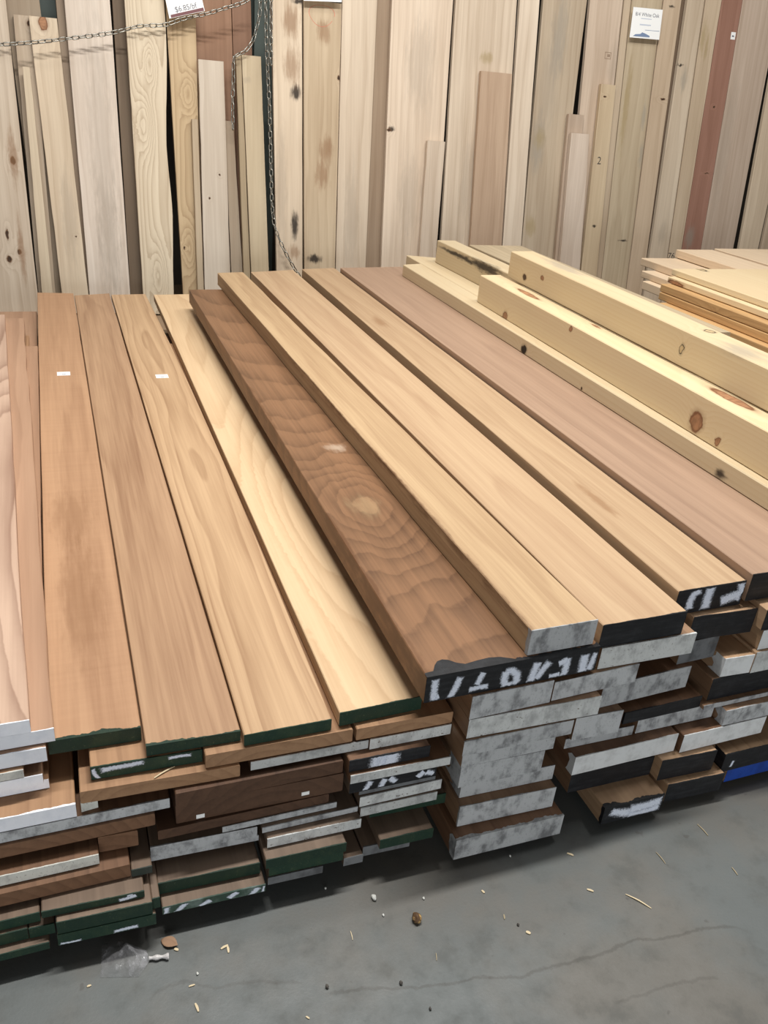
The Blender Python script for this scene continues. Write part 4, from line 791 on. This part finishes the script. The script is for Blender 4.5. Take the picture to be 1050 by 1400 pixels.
BEAR = wood('bearer', (120, 92, 66), (70, 50, 34), ring=40, ramt=.25, fine=.4)
for y, yl in ((1.45, 'front'), (2.45, 'middle'), (3.4, 'rear')):
    tag(box('bearer', -.5, .655, y, y + .09, 0, .0449, BEAR), '%s wooden bearer under the left half of the big pile' % yl, 'bearer', 'bearers')
    tag(box('bearer', .66, 1.75, y, y + .09, 0, .0199, BEAR), '%s thin wooden bearer under the right half of the big pile' % yl, 'bearer', 'bearers')

for i, p in enumerate(POSTS):
    steel_post(p[0][0], p[1][0], ('green-gray steel post between dark brown panels and tall stained board, behind the hanging chain', 'green-gray steel post glimpsed above the short knotted board at upper left')[i])
tag(box('wall_left', -6, -5.9, -7, 5.9, 0, 5.2, WALLM), kind='structure')
tag(box('wall_right', 9.9, 10, -7, 5.9, 0, 5.2, WALLM), kind='structure')
# supports under the far pine pile: stacked timber blocks standing on the floor
far_z = min(r[4][2] for r in PINE if r[0] in ('Q3',)); far_z2 = min(r[4][2] for r in PINE if r[0] == 'Q11')
q3 = [r for r in PINE if r[0] == 'Q3'][0]; q5 = [r for r in PINE if r[0] == 'Q11'][0]; q9 = [r for r in PINE if r[0] == 'Q9'][0]; q10 = [r for r in PINE if r[0] == 'Q10'][0]
PB = mk('pinep')
def block(x, y, w, z, label):
    tag(box('support_block', x - w / 2, x + w / 2, y, y + .12, 0, z - .0006, PB, bev=.003), label, 'block', 'blocks under the far pine pile')
block(q3[4][0], q3[4][1] + 1.7, .9, q3[4][2], 'rear pine block under the jutting pale boards of the right-hand pile')
block(q3[4][0] + .05, q3[4][1] + .25, .9, q3[4][2], 'front pine block under the jutting pale boards of the right-hand pile')
block(q5[4][0], q5[4][1] + .3, .12, q5[4][2], 'front pine block under the orange boards of the right-hand pile')
block(q5[4][0], q5[4][1] + 1.5, .12, q5[4][2], 'rear pine block under the orange boards of the right-hand pile')
block(2.3, 1.75, .3, [r for r in PINE if r[0] == 'T10'][0][4][2], 'front pine block under the wide board that carries the pine timbers')
block(2.3, 3.7, .3, [r for r in PINE if r[0] == 'T10'][0][4][2], 'rear pine block under the wide board that carries the pine timbers')
# ------------------------------------------------------------------ writing on the leaning boards
def text_mesh(name, s, size, mat, parent=None, align='CENTER'):
    cu = bpy.data.curves.new(name, 'FONT'); cu.body = s; cu.size = size; cu.align_x = align; cu.align_y = 'CENTER'
    tmp = bpy.data.objects.new(name, cu); C.objects.link(tmp)
    dg = bpy.context.evaluated_depsgraph_get()
    me = bpy.data.meshes.new_from_object(tmp.evaluated_get(dg))
    bpy.data.objects.remove(tmp); bpy.data.curves.remove(cu)
    me.name = name; me.materials.clear(); me.materials.append(mat)
    o = bpy.data.objects.new(name, me); C.objects.link(o)
    if parent: o.parent = parent
    return o
PENCIL = plain('pencil_mark', (70, 64, 60), .8); REDP = plain('red_pencil', (206, 120, 100), .8); STAMP = plain('faint_stamp', (150, 128, 108), .8)
LB = {r[0]: None for r in LEAN}
for o in bpy.data.objects:
    for r in LEAN:
        if o.get('label') == r[1]: LB[r[0]] = o
for key, txt, u, v, h in LEANTEXT:
    p = LB[key]
    if txt == 'circle':
        V, F = [], []; n = 40
        for i in range(n):
            a = 2 * math.pi * i / n; rr_ = 1 + .07 * math.sin(3 * a)
            for k in (1.0, .965):
                V.append((u + .075 * rr_ * k * math.cos(a), v + h * .5 * rr_ * k * math.sin(a), .0284))
        F = [(2 * i, 2 * ((i + 1) % n), 2 * ((i + 1) % n) + 1, 2 * i + 1) for i in range(n - 3)]
        link_mesh('pencil_circle', V, F, REDP, p)
    elif txt == 'sticker':
        box('price_sticker', u - .019, u + .019, v - .022, v + .022, .0280, .0288, PAPER, p)
        link_mesh('printed_mark', [(u - .01, v - .006, .0291), (u + .008, v - .006, .0291), (u + .008, v + .002, .0291), (u - .01, v + .002, .0291)], [(0, 1, 2, 3)], INK, p)
    elif txt == 'stamp':
        V = []; F = []
        for x0, x1, y0, y1 in ((-.024, .024, .016, .02), (-.024, .024, -.02, -.016), (-.024, -.02, -.02, .02), (.02, .024, -.02, .02), (-.005, .016, -.008, .008)):
            b = len(V); V += [(u + x0, v + y0, .0284), (u + x1, v + y0, .0284), (u + x1, v + y1, .0284), (u + x0, v + y1, .0284)]; F.append((b, b + 1, b + 2, b + 3))
        link_mesh('stamped_rectangle', V, F, STAMP, p)
    else:
        t = text_mesh('handwritten_number', txt, h * 1.35, PENCIL, p); t.location = (u, v, .0284)

# ------------------------------------------------------------------ price cards hanging on the boards
NRM = Vector((0, -math.cos(LEANA), math.sin(LEANA)))
def card(pts, label):
    P = [Vector(p) for p in pts]; c = sum(P, Vector()) / 4
    ux = ((P[1] - P[0]) + (P[2] - P[3])).normalized(); nz = NRM.copy(); ux = (ux - nz * ux.dot(nz)).normalized(); uy = nz.cross(ux)
    M = Matrix((ux, uy, nz)).transposed().to_4x4(); M.translation = c
    Mi = M.inverted()
    L = [Mi @ p for p in P]; L = [Vector((l.x, l.y, 0)) for l in L]
    V = [(*l.xy, 0) for l in L] + [(*l.xy, .0016) for l in L]
    F = [(3, 2, 1, 0), (4, 5, 6, 7), (0, 1, 5, 4), (1, 2, 6, 5), (2, 3, 7, 6), (3, 0, 4, 7)]
    o = link_mesh('price_sign', V, F, PAPER); o.matrix_world = M
    tag(o, label, 'sign')
    return o, L
def lerp2(L, u, v):   # u from left, v from the top
    a = L[0].lerp(L[1], u); b = L[3].lerp(L[2], u); return a.lerp(b, v)
def patch(o, L, u0, u1, v0, v1, mat, name):
    pts = [lerp2(L, u0, v1), lerp2(L, u1, v1), lerp2(L, u1, v0), lerp2(L, u0, v0)]
    return link_mesh(name, [(p.x, p.y, .0020) for p in pts], [(0, 1, 2, 3)], mat, o)
MAROON = plain('printed_maroon', (120, 80, 82), .7); BLUEP = plain('printed_gray_blue', (120, 138, 168), .7); DGRAY = plain('printed_dark_gray', (90, 94, 104), .7); PALEI = plain('pale_ink', (196, 202, 216), .7)
o, L = card(CARDS['c1'], 'tilted white price card reading $6.85/bf hanging from the chain at upper left')
patch(o, L, .05, .98, .90, .99, MAROON, 'printed_strip')
t = text_mesh('price_lettering', '$6.85/bf', .036, INK, o); p = lerp2(L, .50, .80); t.location = (p.x, p.y, .0020); a = (L[2] - L[3]); t.rotation_euler = (0, 0, math.atan2(a.y, a.x))
t = text_mesh('title_lettering', 'White Ash', .040, INK, o); p = lerp2(L, .5, .22); t.location = (p.x, p.y, .0020); t.rotation_euler = (0, 0, math.atan2(a.y, a.x))
o, L = card(CARDS['c2'], 'square white card for white oak pinned to a stained board at upper right')
t = text_mesh('title_lettering', '8/4 White Oak', .030, INK, o); p = lerp2(L, .5, .22); t.location = (p.x, p.y, .0020)
patch(o, L, .30, .66, .335, .36, PALEI, 'printed_line'); patch(o, L, .28, .66, .53, .57, PALEI, 'printed_line'); patch(o, L, .48, .97, .71, .725, BLUEP, 'printed_line')
pts = [(.10, .95), (.66, .95), (.66, .90), (.52, .84), (.40, .80), (.34, .86), (.18, .88)]
pp = [lerp2(L, *q) for q in pts]
link_mesh('printed_picture', [(q.x, q.y, .0020) for q in pp], [tuple(range(len(pp)))], BLUEP, o)
o, L = card(CARDS['c3'], 'white card whose lower edge shows above the red-circled tan board')

# ------------------------------------------------------------------ chains
ZINC = plain('zinc_chain_steel', (158, 156, 148), .36, .9)
def link_shape(L=.042, Wd=.024, r=.0031, n=28, k=8):
    V, F = [], []; R = Wd / 2 - r; s = L / 2 - Wd / 2
    for i in range(n):
        a = 2 * math.pi * i / n
        cx = math.cos(a); sy = math.sin(a)
        c = Vector((R * cx + (s if cx > 1e-6 else (-s if cx < -1e-6 else 0)), R * sy, 0)); d = Vector((cx, sy, 0))
        for j in range(k):
            b = 2 * math.pi * j / k
            V.append(c + d * (r * math.cos(b)) + Vector((0, 0, r * math.sin(b))))
    for i in range(n):
        for j in range(k):
            F.append((i * k + j, ((i + 1) % n) * k + j, ((i + 1) % n) * k + (j + 1) % k, i * k + (j + 1) % k))
    me = bpy.data.meshes.new('chain_link'); me.from_pydata([tuple(v) for v in V], [], F); me.update()
    for p in me.polygons: p.use_smooth = True
    me.materials.append(ZINC); return me
LINK = link_shape()
def smooth_path(pts, n=12):
    P = [Vector(p) for p in pts]; out = []
    for i in range(len(P) - 1):
        a, b, c, d = P[max(i - 1, 0)], P[i], P[i + 1], P[min(i + 2, len(P) - 1)]
        for k in range(n):
            t = k / n
            out.append(.5 * ((2 * b) + (c - a) * t + (2 * a - 5 * b + 4 * c - d) * t * t + (3 * b - a - 3 * c + d) * t ** 3))
    out.append(P[-1]); return out
def chain(pts, label, pitch=.0335):
    P = smooth_path(pts); e = empty('hanging_chain', P[0]); tag(e, label, 'chain', 'zinc chains across the leaning boards')
    acc, i, cnt = 0.0, 0, 0
    s = 0.0; seg = 0; total = [0.0]
    for a, b in zip(P, P[1:]): total.append(total[-1] + (b - a).length)
    rd = random.Random(len(P))
    while s < total[-1]:
        while total[seg + 1] < s: seg += 1
        t = (s - total[seg]) / max(1e-9, total[seg + 1] - total[seg]); p = P[seg].lerp(P[seg + 1], t); d = (P[seg + 1] - P[seg]).normalized()
        up = NRM - d * NRM.dot(d); up.normalize(); sd = up.cross(d)
        M = Matrix((d, sd, up)).transposed()
        R = Matrix.Rotation((math.pi / 4 if cnt % 2 else -math.pi / 4) + rd.uniform(-.25, .25), 3, 'X')
        o = bpy.data.objects.new('chain_link', LINK); C.objects.link(o); o.parent = e
        o.matrix_local = Matrix.Translation(p - P[0]) @ (M @ R).to_4x4()
        s += pitch; cnt += 1
chain(CHAINS[0], 'steel chain swagged across the leaning boards at upper left')
chain(CHAINS[1], 'steel chain draped over the short tan board and hanging down its left side')
chain(CHAINS[2], 'long steel chain hanging straight down and ending behind the big pile')
chain(CHAINS[3], 'short doubled end of chain beside the top of the long hanging chain')

# ------------------------------------------------------------------ litter on the floor
CHIP = plain('fresh_wood_chip', (208, 190, 156), .7); CHIP2 = plain('dull_wood_chip', (160, 146, 118), .8)
def shaving(p, q, w, label, mat=CHIP, z=.0006):
    p, q = Vector(p), Vector(q); c = (p + q) / 2; d = q - p; L = d.length; a = math.atan2(d.y, d.x)
    tilt = math.asin(max(-1, min(1, d.z / L)))
    rd = random.Random(label); V, F = [], []; n = 6
    for i in range(n + 1):
        t = i / n; x = (t - .5) * L; ww = w * .36 * (.35 + .65 * math.sin(math.pi * (.12 + .76 * t))); zz = z + L * .02 * (math.sin(math.pi * t)) + rd.uniform(0, .0006)
        bend = L * .025 * math.sin(math.pi * t)
        V += [(x, bend - ww, zz), (x, bend + ww, zz), (x, bend + ww, zz + w * .15 + .0005), (x, bend - ww, zz + w * .15 + .0005)]
    for i in range(n):
        for j in range(4):
            a_, b_ = i * 4 + j, i * 4 + (j + 1) % 4
            F.append((a_, b_, b_ + 4, a_ + 4))
    F += [(3, 2, 1, 0), tuple(range(n * 4, n * 4 + 4))]
    o = link_mesh('wood_shaving', V, F, mat); o.location = c; o.rotation_euler = (0, -tilt, a)
    tag(o, label, 'wood chip', 'wood chips on the floor')
CL = ['long straw-like splinter on the open floor at right', 'thin splinter near the right edge of the floor', 'short pale chip on the floor left of the long splinter', 'small pale chip on the floor below the small green-ended board',
      'pale chip on the floor near the crack, middle of the picture', 'pale chip beside the shadow of the middle stack', 'hair-thin sliver on the floor below the brown pebble', 'dull chip on the floor right of the brown pebble', 'thin sliver far right on the floor', 'dark splinter near the black-ended boards at right',
      'pale chip forming the upper arm of a V beside the plastic bag', 'pale chip forming the lower arm of a V beside the plastic bag', 'stubby pale chip alone near the bottom edge, right of the bag', 'tiny pale chip between the V chips and the stubby chip', 'tiny chip near the bottom edge left of center', 'thin upright sliver on the floor left of the brown pebble', 'tiny pale chip at far lower left of the floor', 'tiny chip touching the brown leaf']
for i, (p, q, w) in enumerate(FLOOR['chips']):
    shaving(p, q, w, CL[i], CHIP2 if i in (1, 7, 8, 9, 6) else CHIP)
shaving(SPLINTER[0], SPLINTER[1], .004, 'yellow splinter lying on the rough bare tan board end in the pile')
def pebble(p, r, label, cols, name='pebble', flat=.7):
    bm = bmesh.new(); bmesh.ops.create_icosphere(bm, subdivisions=3, radius=r)
    for v in bm.verts:
        v.co *= 1 + .35 * (mnoise.noise(v.co / r * 1.3 + Vector((p[0] * 31, p[1] * 17, 0))))
        v.co.z *= flat; v.co.x *= .75
    mz = min(v.co.z for v in bm.verts)
    for v in bm.verts: v.co.z -= mz
    me = bpy.data.meshes.new(name); bm.to_mesh(me); bm.free()
    for f in me.polygons: f.use_smooth = True
    m, t, bs = material(name + '_stone')
    n = t.noise(t.new('ShaderNodeTexCoord').outputs['Object'], 90.0, 3.0).outputs['Fac']
    t.put(bs.inputs['Base Color'], t.mix(t.ramp(n, .42, .6), lin(cols[0]), lin(cols[1]))); bs.inputs['Roughness'].default_value = .7
    me.materials.append(m)
    o = bpy.data.objects.new(name, me); C.objects.link(o); o.location = (p[0], p[1], 0.0003)
    tag(o, label, 'stone', 'bits of grit on the floor' if name == 'pebble' else None)
pebble(FLOOR['stone'][0], .0115, 'brown and yellow bark-like pebble alone on the middle of the floor', ((84, 60, 36), (196, 160, 100)), 'bark_nugget')
PLB = ['white grit speck on the floor above left of the brown pebble', 'tiny white grit below the largest white speck', 'tiny white grit above right of the brown pebble', 'tiny white grit by the shadow of the middle stack', 'white grit on the floor under the plain green ends', 'dark grit near the bottom edge right of the bag', 'white grit right of the stubby chip', 'dark grit on the floor by the long crack', 'dark grit at the bottom of the floor', 'dark grit just above the long crack']
for i, p in enumerate(FLOOR['pebbles']):
    pebble(p, (.0065, .003, .003, .003, .003, .004, .003, .004, .003, .003)[i], PLB[i], ((196, 196, 190), (226, 226, 220)) if i in (0, 1, 2, 3, 4, 6) else ((58, 54, 50), (84, 78, 70)))
# crumpled clear bag with a twisted neck
def film():
    m, t, bs = material('clear_film')
    P = t.new('ShaderNodeTexCoord').outputs['Object']
    n = t.noise(P, 42.0, 4.0, .6).outputs['Fac']
    lw = t.new('ShaderNodeLayerWeight'); lw.inputs[0].default_value = .35
    bs.inputs['Base Color'].default_value = lin((190, 190, 194)); bs.inputs['Roughness'].default_value = .12
    t.put(bs.inputs['Alpha'], t.m('ADD', t.m('MULTIPLY', t.ramp(n, .46, .74), .34), t.m('ADD', t.m('MULTIPLY', lw.outputs['Facing'], .30), .10), clamp=True))
    bp = t.new('ShaderNodeBump'); bp.inputs['Strength'].default_value = .8; bp.inputs['Distance'].default_value = .01
    t.put(bp.inputs['Height'], n); t.put(bs.inputs['Normal'], bp.outputs[0])
    return m
FILM = film()
B = [Vector(p) for p in FLOOR['bag']]; bc = sum(B, Vector()) / len(B)
e = empty('plastic_bag', bc); tag(e, 'crumpled clear plastic bag with twisted neck on the floor at lower left', 'bag')
V, F = [(0, 0, .018)], []; n = 48; rings = 10
for k in range(1, rings + 1):
    for i in range(n):
        u = i / n * len(B); a = B[int(u) % len(B)].lerp(B[(int(u) + 1) % len(B)], u % 1.0) - bc; f = k / rings
        p = a * f; nz = mnoise.noise(Vector((p.x * 45, p.y * 45, 3.1))); n2 = mnoise.noise(Vector((p.x * 110, p.y * 110, 7.7)))
        V.append((p.x, p.y, max(.0006, (.020 + .016 * nz) * (1 - f ** 2.2) + .0035 * abs(n2) + .0008)))
for i in range(n): F.append((0, 1 + i, 1 + (i + 1) % n))
for k in range(rings - 1):
    for i in range(n):
        a, b = 1 + k * n + i, 1 + k * n + (i + 1) % n; F.append((a, a + n, b + n, b))
link_mesh('bag_film', V, F, FILM, e, smooth=True)
p, q = [Vector(x) - bc for x in FLOOR['bagneck']]; V, F = [], []
for i in range(13):
    c = p.lerp(q, i / 12); r = .004 * (1 - .3 * math.sin(i)) if i < 11 else .006
    for j in range(8):
        a = 2 * math.pi * j / 8 + i * .5; V.append((c.x + .2 * r * math.cos(a), c.y + r * math.cos(a), .0065 + r * math.sin(a)))
for i in range(12):
    for j in range(8): F.append((i * 8 + j, i * 8 + (j + 1) % 8, (i + 1) * 8 + (j + 1) % 8, (i + 1) * 8 + j))
link_mesh('twisted_neck', V, F, plain('bunched_film', (196, 192, 190), .3), e, smooth=True)
# dry leaf
c = FLOOR['leaf'][0]; V, F = [], []; n = 10
for i in range(n + 1):
    t = i / n; x = (t - .5) * .036; w = .011 * math.sin(math.pi * min(1, t * 1.02 + .02)) ** .8 + .0005
    for k in (-1, -.5, 0, .5, 1):
        V.append((x, k * w, .0015 + .003 * k * k * math.sin(math.pi * t) + .004 * t * t))
for i in range(n):
    for k in range(4): a = i * 5 + k; F.append((a, a + 5, a + 6, a + 1))
lf = link_mesh('dry_leaf', V, F, plain('dry_brown_leaf', (150, 118, 92), .7), smooth=True); lf.location = (c[0], c[1], .0004); lf.rotation_euler = (0, 0, -.7)
sd = lf.modifiers.new('thick', 'SOLIDIFY'); sd.thickness = .0006; sd.offset = 1
tag(lf, 'curled brown dry leaf on the floor beside the plastic bag', 'leaf')

# ------------------------------------------------------------------ light, camera
def area(name, loc, target, sx, sy, power, col=(1, 1, 1)):
    l = bpy.data.lights.new(name, 'AREA'); l.shape = 'RECTANGLE'; l.size = sx; l.size_y = sy; l.energy = power; l.color = col
    o = bpy.data.objects.new(name, l); C.objects.link(o); o.location = loc
    o.rotation_euler = (Vector(target) - Vector(loc)).to_track_quat('-Z', 'Y').to_euler()
    return o
area('warehouse_lamp', (0.7, 2.05, 4.6), (0.7, 2.05, 0), 2.2, .16, 228, (1.0, .985, .955))
area('warehouse_lamp', (3.4, 2.2, 5.0), (3.2, 2.4, 0), 2.4, .3, 110, (1.0, .985, .955))
area('warehouse_lamp', (1.2, 3.3, 5.0), (1.2, 3.3, 0), 2.4, .3, 40, (1.0, .985, .955))
area('doorway_daylight', (-.5, -6.2, 1.0), (.8, 3.0, .8), 6.5, 2.0, 245, (.95, .98, 1.0))
w = bpy.data.worlds.new('world'); bpy.context.scene.world = w; w.use_nodes = True
bg = w.node_tree.nodes['Background']; bg.inputs[0].default_value = (1.0, .98, .95, 1); bg.inputs[1].default_value = .10

cam = bpy.data.cameras.new('camera'); co = bpy.data.objects.new('camera', cam); C.objects.link(co)
pit, yaw, rol = map(math.radians, (27.644, 22.863, 5.367))
f = Vector((math.sin(yaw) * math.cos(pit), math.cos(yaw) * math.cos(pit), -math.sin(pit)))
rt = Vector((math.cos(yaw), -math.sin(yaw), 0)); up = rt.cross(f)
r2 = rt * math.cos(rol) + up * math.sin(rol); u2 = -rt * math.sin(rol) + up * math.cos(rol)
M = Matrix((r2, u2, -f)).transposed().to_4x4(); M.translation = (0, 0, 1.5); co.matrix_world = M
cam.sensor_fit = 'VERTICAL'; cam.sensor_height = 36; cam.sensor_width = 27; cam.lens = 1130 / 1400 * 36
cam.clip_start = .05; cam.clip_end = 60
sc = bpy.context.scene; sc.camera = co
sc.view_settings.view_transform = 'Standard'; sc.view_settings.look = 'None'; sc.view_settings.exposure = 0.0; sc.view_settings.gamma = 1.0
try: sc.view_settings.use_curve_mapping = False
except Exception: pass
